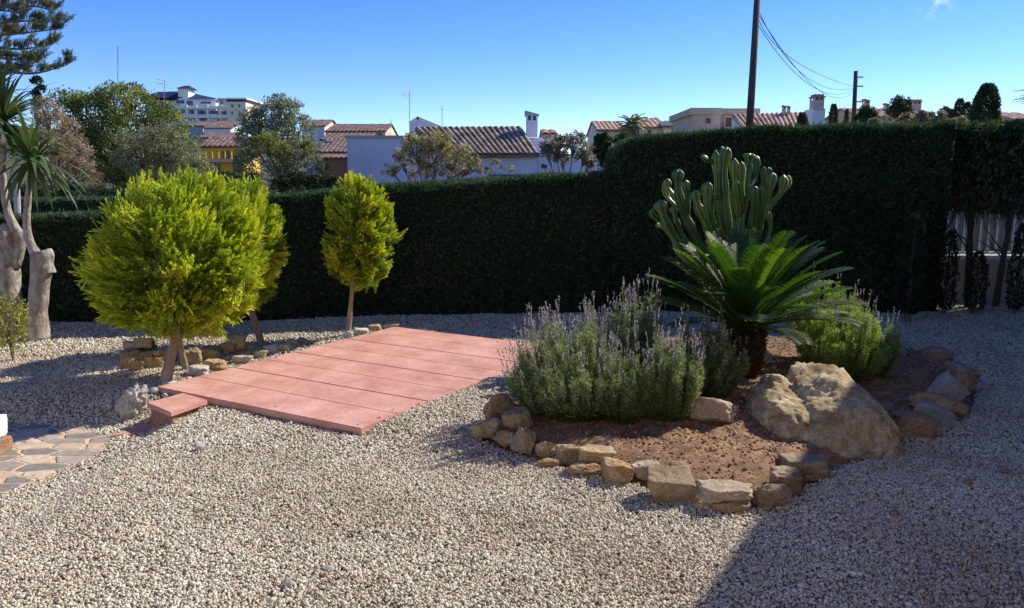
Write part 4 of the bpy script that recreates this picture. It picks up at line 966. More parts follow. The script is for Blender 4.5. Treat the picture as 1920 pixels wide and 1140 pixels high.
def cactus():
    b = gpt(1386,672); b[2] = floorz(b[0],b[1]); Yk = b[1]
    root = empty('candelabra_cactus', b, 'tall many-armed ribbed candelabra cactus rising behind the cycad', 'cactus')
    arms = [ # crop pixels of the traced stems, base to tip, radius, depth shift
     ([(470,700),(455,480),(437,300),(430,180),(447,62)],22,0),([(465,690),(420,420),(402,250),(398,98)],18,.08),([(402,300),(400,190),(392,75)],15,-.05),
     ([(400,200),(388,140),(352,122),(326,100)],11,-.1),([(430,250),(420,120),(424,58)],12,.12),([(480,690),(505,420),(530,250),(540,150),(552,90)],24,.05),
     ([(500,380),(480,240),(478,112)],17,-.12),([(515,360),(512,240),(510,128)],15,-.16),([(545,260),(575,190),(580,100)],13,.15),
     ([(555,420),(590,320),(612,230),(610,150)],15,-.05),([(550,470),(600,350),(640,260),(655,178)],19,-.1),([(560,440),(625,345),(690,265),(702,188)],17,0),
     ([(600,360),(665,300),(715,250),(725,190)],13,.1),([(560,380),(590,260),(632,200),(635,152)],12,.12),([(520,640),(560,430),(572,320),(570,240)],20,-.18),([(580,410),(604,320),(603,240)],14,-.15),
     ([(440,700),(390,520),(345,400),(312,330),(300,258)],22,-.1),([(430,650),(385,450),(355,330),(357,218)],21,-.18),([(420,690),(320,500),(262,390),(225,270),(224,162)],22,-.02),
     ([(262,390),(265,290),(255,212)],16,-.1),([(235,330),(200,280),(170,240),(182,208)],14,.06),([(250,360),(200,320),(168,280),(158,218)],12,.12),
     ([(400,690),(270,560),(200,460),(160,380),(140,302)],25,-.12),([(180,430),(130,390),(108,370),(100,342)],14,-.05),([(330,610),(240,460),(212,390),(202,328)],15,-.18),
     ([(160,420),(135,425),(122,410)],9,.02),([(470,660),(450,520),(415,450),(406,430)],15,-.22),([(480,660),(475,520),(460,440)],16,-.2),([(500,640),(530,520),(528,440)],14,-.2),
     ([(520,640),(585,470),(605,400),(630,352)],12,-.1),([(450,680),(360,560),(290,440),(240,360)],14,.1),([(470,560),(470,420),(470,240)],14,.18),([(490,620),(500,440),(492,215)],13,.2),([(440,620),(400,480),(375,350),(385,270)],13,.1),
     ([(490,660),(600,540),(640,440),(634,350)],10,.1),([(450,690),(300,600),(215,530),(225,440)],14,.02)]
    for i,(pp,r,dy) in enumerate(arms):
        n = 30; P = []
        for k,(x,y) in enumerate(pp):
            f = k/(len(pp)-1); x0 = 1180+x/2.426; y0 = 250+y/2.426
            P.append(at(x0, y0, Yk+dy*min(1,f*1.3)))
        if pp[0][1] > 600:
            P = [b+np.array([rng.uniform(-.03,.03),rng.uniform(-.03,.03),-.02]), b+(P[0]-b)*.6]+P
        n = max(14, int(sum(np.linalg.norm(P[k+1]-P[k]) for k in range(len(P)-1))/.028))
        path_ = smoothpath(P, n); Rm = r/2.426*pxm(1380,400,Yk)
        rad = []
        for k in range(n+1):
            f = k/n; dl = (n-k)/n*n; tipf = min(1, math.sqrt(max(0,1-(1-min(1,dl/2.4))**2)))
            seg = 1+.14*math.sin(k*.55+i); seg *= 1+.26*math.exp(-((dl-3.0)/2.0)**2)-.16*math.exp(-((dl-7.5)/2.2)**2); rad.append(max(.0015, Rm*1.0*seg*(.72+.28*min(1,f*2.5))*max(.12,tipf)))
        S_ = 20; nr = 5
        def cross(k, seg, ii): 
            c_ = (math.cos(nr*2*math.pi*k/seg)+1)/2; return .50+.50*c_**1.4*(1+.10*(1 if ii%2 else -1)*(c_ > .9))
        mb = MB(); mb.tube(path_, rad, S_, cross=cross)
        v = []
        for ii in range(n+1):
            for k in range(S_):
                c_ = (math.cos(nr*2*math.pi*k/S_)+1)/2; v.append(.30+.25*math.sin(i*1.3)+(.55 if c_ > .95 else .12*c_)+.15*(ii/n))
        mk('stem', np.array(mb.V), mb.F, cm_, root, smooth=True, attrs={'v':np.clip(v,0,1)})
cactus()

# ================================================================= yuccas at the left
def yucca(label, trunkpx, radpx, Yb, heads, stump=None):
    b = gpt(*trunkpx[0][0]); Yt = b[1]
    root = empty('yucca', b, label, 'yucca', None)
    for pth, rd in zip(trunkpx, radpx):
        P = [at(x,y,Yt) if k or pth is not trunkpx[0] else b for k,(x,y) in enumerate(pth)]
        n = 26; pp = smoothpath(P, n); rr_ = np.interp(np.linspace(0,1,n+1), np.linspace(0,1,len(rd)), rd)*pxm(50,450,Yt)
        mb = MB(); mb.tube(pp, list(rr_), 24, jit=.16); mb.build('trunk', M['pale_bark'], root, smooth=True)
    for (hx,hy,dy,Ll,nl,drp) in heads:
        c = at(hx,hy,Yt+dy); d = randdir(nl); d[:,2] = np.where(d[:,2] < -.55, -d[:,2], d[:,2]); d = unit(d)
        Ls = Ll*rng.uniform(.75,1.08,nl); m = 7; V=[];Fc=[];vv=[]
        for k in range(nl):
            dk = d[k]; sd = unit(np.cross(dk, np.array([0,0,1.0]))); q = c+dk*.03; e = dk.copy(); v0 = rng.uniform(0,1)
            for s in range(m+1):
                t = s/m; w_ = .021*(math.sin(min(1,t*1.9+.28)*math.pi/2) if t < .4 else (1-((t-.4)/.6)**1.7))*1.0+.001
                V += [q-sd*w_, q+sd*w_]; vv += [v0*.8+.2*t]*2
                e = unit(e+np.array([0,0,-drp*(.06+.16*t)])); q = q+e*Ls[k]/m
            b0 = k*(m+1)*2; Fc += [(b0+2*s,b0+2*s+1,b0+2*s+3,b0+2*s+2) for s in range(m)]
        mk('leaf_rosette', np.array(V), Fc, M['yucca'], root, attrs={'v':np.array(vv)})
    return root
yucca('yucca with a forked pale trunk at the left margin, its leaf rosette above', [[(14,622),(16,560),(14,500),(10,440),(2,430)],[(28,500),(38,450),(26,425),(14,395),(6,340),(4,270)],[(8,450),(-14,425),(-24,380),(-25,300)]], [[30,22,21,20,12],[11,9,8.5,7,6,6],[12,10,9,8]], 0,
      [(4,232,-.1,.66,150,1.0),(-30,200,.3,.62,90,1.0)])
yucca('yucca with a sawn-off pale stump and one slim stem, second from the left', [[(70,636),(70,580),(76,520),(80,480),(78,470)],[(92,512),(88,490),(98,478)],[(76,490),(56,455),(50,420),(53,370),(60,318)]], [[24,17,17,19,15],[12,10,3],[10,8,6.5,6,6]], 0,
      [(60,305,-.05,.60,80,1.5)])

# little yellowish shrub, small tuft on the rock pile
def shrubby(name, label, basepx, rx, h, n, mat, seed, leaf=.03, stems=6, cat='shrub', Y=None, low=.25, parts_name='foliage'):
    b = gpt(*basepx) if Y is None else at(basepx[0],basepx[1],Y); r_ = np.random.default_rng(seed); root = empty(name, b, label, cat)
    mb = MB(); tips = []
    for k in range(stems):
        a = r_.uniform(0,2*math.pi); q = r_.uniform(.2,.8)*rx; e = b+np.array([math.cos(a)*q, math.sin(a)*q, h*r_.uniform(.6,.98)]); mb.tube(smoothpath([b,b+(e-b)*.5+np.array([-math.cos(a)*q*.2,-math.sin(a)*q*.2,0]),e],6),[.010*(1-.8*i/6) for i in range(7)],5); tips.append(e)
    mb.build('stems', M['bark'], root)
    d = randdir(n, r_); c = b+np.array([0,0,h*(.5+low/2)]); nz = np.array([mnoise.noise(Vector(q)*3+Vector((seed,0,0))) for q in d])
    P = c+d*np.array([rx,rx,h*(1-low)/2])*(r_.uniform(.3,1,n)**.6*(1+.35*nz))[:,None]; D = randdir(n, r_)*.8+np.array([0,0,.4]); D = unit(D)
    V1,F1 = blades(P, P+D*(leaf*r_.uniform(.6,1.3,n))[:,None], leaf*.5)
    mk(parts_name, V1, F1, mat, root, attrs={'v':np.repeat(np.clip(.5+.5*nz+r_.uniform(-.3,.3,n),0,1),4)}); return root
M['yshrub'] = leafmat('yellowish_leaves', [(0,(.14,.17,.03)),(.6,(.34,.36,.06)),(1,(.52,.48,.10))], trans=.4)
shrubby('shrub', 'small yellow-green shrub on thin stems at the left margin in front of the yucca', (25,676), .17, .62, 1100, M['yshrub'], 31, leaf=.03, low=.1)
shrubby('shrub', 'tiny dark green tuft growing on the left rock pile', (272,668), .12, .17, 700, M['lavgreen'], 32, leaf=.03, low=0)
# young cypresses in front of the low wall
M['cyp'] = leafmat('cypress_leaves', [(0,(.010,.022,.010)),(.6,(.022,.045,.018)),(1,(.05,.08,.028))], trans=.15)
def cypress(label, bx_, by_, ty_, wpx, Y, n, group=None, name='cypress', mat=None, roundtop=False, lumpy=.5, leafs=None):
    z0 = 0.0; b = at(bx_, by_, Y); b[2] = max(-.1, float(hillz(b[0],b[1])) if Y > 12 else 0.0); top = at(bx_, ty_, Y)[2]; h = top-b[2]; rx = wpx/2*pxm(bx_,by_,Y)
    root = empty(name, b, label, 'tree', group); mb = MB(); mb.tube([b,b+np.array([0,0,h*.5]),b+np.array([0,0,h*.9])],[rx*.16+.01,rx*.1+.006,.004],7); mb.build('trunk', M['bark'], root)
    z = rng.uniform(.06,1,n); a = rng.uniform(0,2*math.pi,n); pr = np.minimum(1,z/.18)**.6*(np.sqrt(np.clip(1-((z-.45)/.56).clip(0,1)**(3 if roundtop else 1.7),0,1)))
    nz = np.array([mnoise.noise(Vector((math.cos(q)*1.2,math.sin(q)*1.2,k*h/rx*.7+bx_))) for q,k in zip(a,z)])
    rr = rx*pr*(1+lumpy*nz)*rng.uniform(.35,1.05,n)**.5; P = np.stack([b[0]+np.cos(a)*rr, b[1]+np.sin(a)*rr, b[2]+z*h*.97],1)
    lf = leafs or max(.03, rx*.28); D = unit(np.stack([np.cos(a)*.5,np.sin(a)*.5,np.full(n,1.0)],1)+rng.normal(size=(n,3))*.35)
    V1,F1 = blades(P, P+D*(lf*rng.uniform(.6,1.3,n))[:,None], lf*.38); mk('crown', V1, F1, mat or M['cyp'], root, attrs={'v':np.repeat(np.clip(.5+.5*nz+rng.uniform(-.4,.4,n),0,1),4)})
    return root
cypress('slender young cypress in front of the low wall, next to the dense hedge', 1768, 598, 430, 30, 8.75, 1500, 'young cypresses by the low wall', leafs=.05)
cypress('short young cypress at the middle trunk in front of the low wall', 1824, 596, 470, 34, 8.8, 1200, 'young cypresses by the low wall', leafs=.05)
cypress('young cypress in front of the low wall nearest the right margin', 1900, 598, 418, 30, 8.75, 1500, 'young cypresses by the low wall', leafs=.05)
cypress('dark young cypress merged with the end of the dense hedge', 1700, 600, 400, 44, 8.4, 2600, 'young cypresses by the low wall', leafs=.05)

# dry leaves lying about on gravel and soil
n = 420; y = rng.uniform(2.6,8.2,n); x = rng.uniform(-1,1,n)*.68*y
ok = (distpoly(x,y,bed) > -0.5)|(rng.uniform(0,1,n) < .22); ok &= distpoly(x,y,plat) < -.02; x=x[ok];y=y[ok];n=len(x)
z = np.array([floorz(a,b) for a,b in zip(x,y)])+.014; P0 = np.stack([x,y,z],1); D = unit(np.stack([rng.normal(size=n),rng.normal(size=n),rng.uniform(-.1,.3,n)],1))
V1,F1 = blades(P0, P0+D*rng.uniform(.012,.032,n)[:,None], .011, side=np.tile([0.3,.5,.1],(n,1))+rng.normal(size=(n,3))*.4)
tag(mk('leaf_litter', V1, F1, leafmat('dry_leaf_litter',[(0,(.10,.06,.03)),(.6,(.28,.18,.09)),(1,(.42,.33,.18))],trans=.1), None, attrs={'v':np.repeat(rng.uniform(0,1,n),4)}), 'dry leaf litter scattered over gravel and soil', 'leaf litter', kind='stuff')
# ================================================================= buildings beyond the hedge
def roofq(name, el, er, rl, rr, mat, parent, period=.24, amp=.035, bands=.4, thick=.10):
    """corrugated clay tile slope; el er = eave left/right, rl rr = ridge left/right"""
    el,er,rl,rr = [np.array(q,float) for q in (el,er,rl,rr)]
    W = max(np.linalg.norm(er-el),np.linalg.norm(rr-rl)); Ls = np.linalg.norm((rl+rr)/2-(el+er)/2)
    nc = max(2,int(W/period)); per = 6 if nc < 60 else 4; nu = nc*per; nv = max(3,int(Ls/bands))
    nrm = np.cross(er-el, rl-el); nrm = unit(nrm); nrm = nrm if nrm[2] > 0 else -nrm
    V=[];vv=[]; cr = np.random.default_rng(int(abs(el[0])*10)+nc); cv = cr.uniform(0,1,(nv*2+2,nc+1))
    rows = []
    for j in range(nv):       # each course is stepped over the next
        for e_ in (0,1):
            rows.append(((j+e_*.999)/nv, (0 if e_ else .012), j))
    for (f,lift,j) in rows:
        for i in range(nu+1):
            u = i/nu; p = (el*(1-u)+er*u)*(1-f)+(rl*(1-u)+rr*u)*f; s = abs(math.sin(math.pi*u*nc))
            V.append(p+nrm*(amp*s*1.6+lift)); c_ = cv[j,min(nc,int(u*nc))]; vv.append(np.clip(.15+.55*c_+.45*(s-.35),0,1))
    nr = len(rows); idx = np.arange(nr*(nu+1)).reshape(nr,nu+1)
    Fc = [tuple(q) for q in np.stack([idx[:-1,:-1],idx[:-1,1:],idx[1:,1:],idx[1:,:-1]],-1).reshape(-1,4)]
    k = len(V); und = [el-nrm*thick,er-nrm*thick,rr-nrm*thick,rl-nrm*thick]; V += und+[el,er,rr,rl]; vv += [.3]*8
    Fc += [(k+3,k+2,k+1,k),(k,k+1,k+5,k+4),(k+1,k+2,k+6,k+5),(k+3,k,k+4,k+7),(k+2,k+3,k+7,k+6)]
    return mk(name, np.array(V), Fc, mat, parent, attrs={'v':vv})
def wallbox(name, x0,y0,x1,y1, Y, depth, mat, parent, zb=None, push=0.0):
    a = at(x0,y0,Y); b = at(x1,y0,Y); zt = a[2]; z0 = zb if zb is not None else at(x0,y1,Y)[2]
    return MB().box(a[0],Y,z0,b[0],Y+depth,zt).build(name, mat, parent)
def window(x0,y0,x1,y1,Y, parent, frame='white', glass='glass', name='window'):
    a = at(x0,y1,Y); b = at(x1,y0,Y); t = min(.08,(b[0]-a[0])*.12); mb = MB()
    for q in ((a[0],a[2],b[0],a[2]+t),(a[0],b[2]-t,b[0],b[2]),(a[0],a[2]+t,a[0]+t,b[2]-t),(b[0]-t,a[2]+t,b[0],b[2]-t)): mb.box(q[0],Y-.07,q[1],q[2],Y+.01,q[3])
    f = mb.build(name, M[frame], parent); MB().box(a[0]+t,Y-.03,a[2]+t,b[0]-t,Y+.006,b[2]-t).build('pane' if glass=='glass' else 'shutter', M[glass], f); return f
def chimney(parent, x0,y0,x1,y1,Y, mat='white', cap='tile', vents=2, name='chimney', capstyle='slant'):
    a = at(x0,y1,Y); b = at(x1,y0,Y); w_ = b[0]-a[0]; h = b[2]-a[2]; d = w_*.9
    ch = MB().box(a[0]+w_*.1,Y,a[2],b[0]-w_*.1,Y+d,a[2]+h*.62).build(name, M[mat], parent)
    mb = MB(); z0 = a[2]+h*.62; z1 = a[2]+h*.8
    for fx in np.linspace(.1,.9-.12,vents+1): 
        for yy in (Y,Y+d-.1*d): mb.box(a[0]+w_*fx,yy,z0,a[0]+w_*(fx+.12),yy+d*.1,z1)
    mb.box(a[0]+w_*.25,Y+d*.2,z0,b[0]-w_*.25,Y+d*.8,z1)
    mb.build('vent', M['glass'] if 0 else M[mat], ch)
    MB().box(a[0]+w_*.16,Y+d*.12,z0+.002,b[0]-w_*.16,Y+d*.18,z1-.002).build('flue_opening', M['glass'], ch)
    m2 = MB()
    if capstyle == 'slant':
        A = [(a[0],Y-.05,z1),(b[0],Y-.05,z1),(b[0],Y+d+.05,z1),(a[0],Y+d+.05,z1),(a[0],Y-.05,b[2]),(b[0],Y-.05,z1+h*.05),(b[0],Y+d+.05,z1+h*.05),(a[0],Y+d+.05,b[2])]
        m2.add(A,[(0,3,2,1),(4,5,6,7),(0,1,5,4),(1,2,6,5),(2,3,7,6),(3,0,4,7)])
    else:
        m2.box(a[0],Y-.05,z1,b[0],Y+d+.05,z1+h*.06)
        for q in range(3):
            xx = a[0]+w_*(.12+.28*q); m2.add([(xx,Y,z1+h*.06),(xx+w_*.2,Y,z1+h*.06),(xx+w_*.2,Y+d,z1+h*.06),(xx,Y+d,z1+h*.06),(xx+w_*.06,Y,b[2]),(xx+w_*.14,Y,b[2]),(xx+w_*.14,Y+d,b[2]),(xx+w_*.06,Y+d,b[2])],[(0,3,2,1),(4,5,6,7),(0,1,5,4),(1,2,6,5),(2,3,7,6),(3,0,4,7)])
    m2.build('cap', M[cap], ch); return ch
M['claycap'] = flat('clay_cap', (.42,.22,.14)); M['pinkwall'] = surf('sandy_pink_render', [(0.3,(0.50,0.36,0.29)),(0.7,(0.62,0.47,0.38))], scale=1, bump=.2)
# --- white house in the middle
Yh = 28.0
wh = empty('white_house', at(850,335,Yh)*np.array([1,1,0]), 'white single-storey house with long clay tile roof and flat wing, mid picture beyond the hedge', 'house')
wallbox('flat_wing', 650,258,790,340,Yh,6,M['shade_white'],wh,zb=0)
wallbox('parapet', 646,254,793,259,Yh-.08,6.2,M['grey'],wh)
wallbox('wall', 790.5,288,1008,340,Yh+.3,5,M['shade_white'],wh,zb=0)
roofq('roof', at(828,291,Yh), at(1012,290,Yh), at(778,240,Yh+3), at(978,239,Yh+3), M['tile'], wh, period=.22, amp=.05)
roofq('rear_roof', at(778,290,Yh+6.2), at(1012,290,Yh+6.2), at(778,240,Yh+3.02), at(978,239,Yh+3.02), M['tile'], wh, period=.4)
ln = wallbox('annexe', 1008.5,291,1130,340,Yh+.4,4,M['shade_white'],wh,zb=0)
# coping line of the annexe rising to a point
wallbox('annexe_coping', 1006,288,1133,292,Yh+.34,4.1,M['white'],wh)
wallbox('upper_block', 985,258,1052,290,Yh+2.6,3,M['shade_white'],wh)
chimney(wh,984,207,1011,256,Yh+2.2,mat='shade_white',cap='grey')
gb_ = at(768,258,Yh+6); ap = at(783,220,Yh+6); rb = at(832,241,Yh+6); lb = at(768,228,Yh+6); mb = MB()
mb.prism([(0,0)],0,0) if 0 else None
poly = [gb_, at(832,258,Yh+6), rb, ap, lb]; k = len(poly); V = [p for p in poly]+[p+np.array([0,4,0]) for p in poly]
mk('gable', np.array(V), [tuple(range(k-1,-1,-1))[::-1], tuple(range(2*k-1,k-1,-1))]+[(i,(i+1)%k,k+(i+1)%k,k+i) for i in range(k)], M['shade_white'], wh)
for a,b in (((766,229),(783,218)),((783,218),(836,240))):
    A = at(a[0],a[1],Yh+5.9); B = at(b[0],b[1],Yh+5.9); MB().quadslab(A,B,B+np.array([0,4.2,0]),A+np.array([0,4.2,0]),.14).build('gable_coping', M['white'], wh)
window(905,296,940,304,Yh+.3,wh,frame='grey') if 0 else None
window(917,326,968,332,Yh+.3,wh,frame='grey')
# small yellow gable house right behind
def gablehouse(label, name, wx0, wx1, ey, ry, by, Y, depth, wallm, roofm, roofx=None, windows=(), chims=(), slope='front', end=None, period=.3):
    base = at((wx0+wx1)/2, by, Y); zg = float(hillz(base[0],Y)); base[2] = zg
    h = empty(name, base, label, 'house')
    wallbox('wall', wx0, ey, wx1, by, Y, depth, M[wallm], h, zb=min(zg, at(wx0,by,Y)[2])-.3)
    r0,r1 = roofx or (wx0-2, wx1+2)
    sh = pxm(wx0,ey,Y)
    eL, eR = at(r0,ey,Y-.35), at(r1,ey,Y-.35)
    rL, rR = at(r0,ry,Y+depth/2), at(r1,ry,Y+depth/2); rL[0] = eL[0]; rR[0] = eR[0]
    roofq('roof', eL,eR,rL,rR, M[roofm], h, period=period, amp=.05)
    bL, bR = eL.copy(), eR.copy(); bL[1] = bR[1] = Y+depth+.35
    roofq('rear_roof', bL,bR,rL+np.array([0,.02,0]),rR+np.array([0,.02,0]), M[roofm], h, period=period*2, amp=.05)
    # gable ends
    for xx,sgn in ((at(wx0,ey,Y)[0],-1),(at(wx1,ey,Y)[0],1)):
        ze = eL[2]; V = [(xx,Y,ze),(xx,Y+depth,ze),(xx,Y+depth/2,rL[2]-.12)]; V += [(xx-sgn*.2,)+tuple(v[1:]) for v in V]
        mk('gable', np.array(V), [(0,1,2),(5,4,3),(0,3,4,1),(1,4,5,2),(2,5,3,0)], M[end or wallm], h)
    for wd in windows: window(*wd[:4], Y, h, *(wd[4:] or ()))
    for c in chims: chimney(h, *c[:4], Y+depth*.35, *c[4:])
    return h
gablehouse('small yellow-walled house end peeking over the white house, right of its chimney','yellow_house',1018,1044,251,244,300,40,4,'cream','tile_pale')
# --- houses right of the middle
gablehouse('cream house with pale tiled roof at the left of the palm','cream_house',1120,1176,244,228,270,62,8,'cream','tile_pale',period=.35)
h_ = gablehouse('cream stepped house with a steep tiled roof right of the palm','cream_house',1196,1252,239,222,270,58,7,'cream','tile_pale',period=.35,windows=((1214,243,1222,256),))
wallbox('wing', 1246,226,1279,262,57,6,M['cream'],h_); 
roofq('roof', at(1242,238,56.7), at(1275,239,56.7), at(1252,227,59), at(1279,226,59), M['tile_pale'], h_, period=.35)
# --- beige flat roofed house
Yb = 48.0
bh = empty('beige_house', at(1360,245,Yb)*np.array([1,1,0]), 'beige flat-roofed house with one dark square window, left of the tall pole', 'house')
wallbox('wall', 1299,214,1352,250,Yb,6,M['beige'],bh,zb=0); wallbox('cornice', 1296,202,1354,214.5,Yb-.35,6.6,M['beige'],bh)
wallbox('rear_wall', 1352.5,213,1425,250,Yb+.8,5,M['beige'],bh,zb=0); wallbox('rear_cornice', 1353,203,1426,213.5,Yb+.5,5.6,M['beige'],bh)
window(1321,220,1334,233,Yb,bh,frame='beige'); window(1357,218,1374,240,Yb+.8,bh,frame='cream',glass='brown',name='doorway')
for x_,y_ in ((1296,214),(1298,225),(1294,235)): pass
# --- long tile roof house behind the pole
th = empty('tiled_house', at(1460,245,42)*np.array([1,1,0]), 'long low house with speckled clay tile roof behind the tall pole', 'house')
wallbox('wall', 1378,238,1530,252,42,7,M['white'],th,zb=0)
roofq('roof', at(1398,246,41.7), at(1534,246,41.7), at(1372,216,45.5), at(1524,211,45.5), M['tile_pale'], th, period=.28, amp=.06)
MB().add([at(1372,222,41.6),at(1378,250,41.6),at(1402,250,41.6),at(1372,222,45)+0,at(1378,250,45),at(1402,250,45)],[(0,1,2),(5,4,3),(0,3,4,1),(1,4,5,2),(2,5,3,0)]).build('gable', M['white'], th)
chimney(th,1467,197,1475,214,45,'pinkwall','claycap',1,'chimney','slant'); chimney(th,1476,198,1483,214,45,'pinkwall','claycap',1,'chimney','slant')
bc = chimney(th,1523,176,1549,207,40,'pinkwall','claycap',2,'chimney','teeth')
wallbox('chimney_stack', 1525,203,1548,248,40.02,1.2,M['white'],th,zb=0)
# --- houses at the far right
fh = gablehouse('far house with pinkish tile roof and a toothed chimney, right of the thin pole','pink_house',1622,1760,219,204,250,60,9,'pinkwall','tile_pale',period=.4,chims=((1619,185,1633,208,'pinkwall','claycap',1,'chimney','slant'),(1658,193,1668,210,'pinkwall','claycap',1,'chimney','slant'),(1708,186,1731,208,'pinkwall','claycap',2,'chimney','teeth')))
roofq('hip_roof', at(1690,228,59.4), at(1790,232,59.4), at(1706,206,63), at(1745,212,63), M['tile_pale'], fh, period=.4)
gablehouse('fragment of a pink tiled roof at the right margin','pink_house',1868,1900,225,212,250,66,6,'pinkwall','tile_pale',roofx=(1860,1877),period=.4)
gablehouse('low house roof just visible at the extreme right edge','pink_house',1905,1960,224,212,250,60,6,'pinkwall','tile_pale',period=.4)

# --- terraces of brown roofs on the left hillside
gablehouse('long brown roofed terrace with a cream gable end above the flat wing','terrace_house',610,722,246,233,270,95,10,'pinkwall','tile_dark',period=.5,end='cream',windows=((690,250,716,256,'brown','glass'),))
gablehouse('brown roofed terrace house stepping up behind the olive tree','terrace_house',566,608,236,225,262,100,9,'shade_white','tile_dark',period=.5,end='cream',windows=((572,239,590,246,'grey','glass'),))
gablehouse('lower brown roofed terrace with a white chimney, left of the flat wing','terrace_house',590,655,285,262,300,75,9,'white','tile_dark',period=.45,chims=((612,262,625,286,'white','grey',1,'chimney','slant'),))
gablehouse('middle brown roof of the terraces, under the long one','terrace_house',600,690,262,250,280,85,8,'cream','tile_dark',period=.5,windows=((610,264,640,270,'brown','glass'),(650,263,680,270,'brown','glass')))
gablehouse('lowest terrace front with a shaded stone wall beside the dark slim cypresses','terrace_house',590,652,296,290,345,70,8,'brown','tile_dark',period=.45)
gablehouse('upper brown roofed house just below the white apartments','terrace_house',382,432,240,228,262,120,10,'shade_white','tile_dark',period=.5)
gablehouse('grey-walled flat house below the left end of the apartments','terrace_house',350,380,236,230,262,124,10,'grey','tile_dark',period=.5,windows=((371,241,378,246,'white','glass'),))
gablehouse('second row brown roof above the yellow house','terrace_house',366,428,258,249,275,105,10,'pinkwall','tile_dark',period=.5,end='white')
yh = gablehouse('yellow house with a balcony and tiled roof, seen between the trees on the left','yellow_house',372,455,275,258,345,62,4,'yellow','tile_dark',period=.4,windows=((438,306,452,322,'brown','glass'),(400,308,412,322,'brown','glass')))
wallbox('balcony', 368,298,470,304,60.8,1.2,M['beige'],yh); 
pt_ = MB()
for q in range(9):
    a = at(372+q*12,298,60.9); pt_.box(a[0],60.9,a[2],a[0]+.12,61,a[2]+.75)
a = at(370,282,60.9); b = at(470,282,60.9); pt_.box(a[0],60.88,a[2],b[0],61.02,a[2]+.1); pt_.build('balustrade', M['yellow'], yh)
window(418,280,432,297,62,yh,'brown','glass'); window(445,280,458,297,62,yh,'brown','glass')

M['bright'] = surf('sun_lifted_white', [(0.3,(0.82,0.78,0.70)),(0.7,(0.90,0.87,0.79))], scale=.3, bump=.1)  # white raised and warmed in the colour to stand in for sunlight
# --- white apartments on the hill
Ya = 195.0
ab = empty('apartment_building', at(380,232,Ya)*np.array([1,1,0])+np.array([0,0,hillz(at(380,232,Ya)[0],Ya)]), 'white terraced apartment block with navy blue roofs high on the hill', 'building')
wallbox('wall', 272,188,345,250,Ya+4,14,M['bright'],ab); wallbox('wall', 336,186,404,250,Ya,12,M['bright'],ab); wallbox('wall', 400,196,426,250,Ya+1.5,10,M['bright'],ab)
wallbox('wall', 424,186,460,250,Ya-2,14,M['cream'],ab); wallbox('wall', 408,184,424,250,Ya+3,14,M['grey'],ab)
wallbox('tower', 333,164,352,187,Ya+1,4,M['bright'],ab)
def hip(x0,x1,ye,yr,Y,d,parent,mat='navy',inset=.3):
    a=at(x0,ye,Y); b=at(x1,ye,Y); zr_=at(x0,yr,Y)[2]; w_=b[0]-a[0]; i_=w_*inset
    V=[(a[0],Y,a[2]),(b[0],Y,a[2]),(b[0],Y+d,a[2]),(a[0],Y+d,a[2]),(a[0]+i_,Y+d/2,zr_),(b[0]-i_,Y+d/2,zr_)]
    return mk('roof', np.array(V), [(0,1,5,4),(1,2,5),(2,3,4,5),(3,0,4),(3,2,1,0)], M[mat], parent)
hip(330,355,165,158,Ya,5.5,ab); hip(262,345,182,166,Ya+3,14,ab,inset=.15)
hip(300,340,183,168,Ya+.5,8,ab,inset=.1)
a=at(352,186,Ya-.3); b=at(408,188,Ya-.3); V=[a,b,b+np.array([0,8,0]),a+np.array([0,8,0]),at(353,173,Ya+6),at(404,184,Ya+6)]
mk('roof', np.array(V), [(0,1,5,4),(1,2,5),(2,3,4,5),(3,0,4),(3,2,1,0)], M['navy'], ab)
wallbox('roof', 424,186,461,190,Ya-2.4,14.5,M['navy'],ab); wallbox('parapet', 423,183,462,186,Ya-2.5,14.8,M['bright'],ab)
for (x0,y0,x1,y1) in ((330,187,346,195),(350,188,362,198),(338,206,348,213),(354,206,364,214),(370,207,386,215),(389,207,410,214),(413,208,425,215),(376,190,396,195),(433,195,438,202),(446,195,451,202),(433,208,438,215),(446,208,451,215),(352,220,366,227),(374,220,392,227)):
    Yw = Ya-2 if x0 > 426 else Ya
    window(x0,y0,x1,y1,Yw-.01,ab)
for (x0,x1,y) in ((326,426,199),(330,430,216),(334,430,229)):
    wallbox('balcony', x0,y,x1,y+5,Ya-1.6,1.55,M['bright'],ab)
for x_ in (348,366,387,411): wallbox('column', x_,196,x_+2.5,232,Ya-1.9,.28,M['bright'],ab)

# ================================================================= poles, cables, aerials
def pole(label, bx0, tx, ty, Y, rad, name='utility_pole', steps=0):
    b = at(bx0,243,Y); b[2] = 0; t = at(tx,ty,Y); b2 = t+(at(bx0,243,Y)-t)*(t[2]/(t[2]-at(bx0,243,Y)[2])); root = empty(name, b2, label, 'utility pole')
    mb = MB(); mb.tube([b2, b2*.5+t*.5, t],[rad*1.2,rad,rad*.85],12,jit=.15); mb.build('shaft', M['wood'], root, smooth=True); return root, b2, t
p1, pb1, pt1 = pole('tall leaning wooden utility pole running out of the top of the picture', 1405, 1421, -22, 25, .115)
p2, pb2, pt2 = pole('thinner wooden utility pole, lower and further right than the tall one', 1600, 1605, 133, 42, .125)
for k,(z_) in enumerate((146,163,192)):
    a = at(1606,z_,41.9); MB().box(a[0],41.85,a[2],a[0]+.35,41.9,a[2]+.07).build('bracket', M['metal'], p2)
cb = [(1427,22,1600,165,1520,150),(1427,38,1600,163,1500,120),(1426,48,1598,168,1530,166),(1428,30,1598,172,1540,172)]
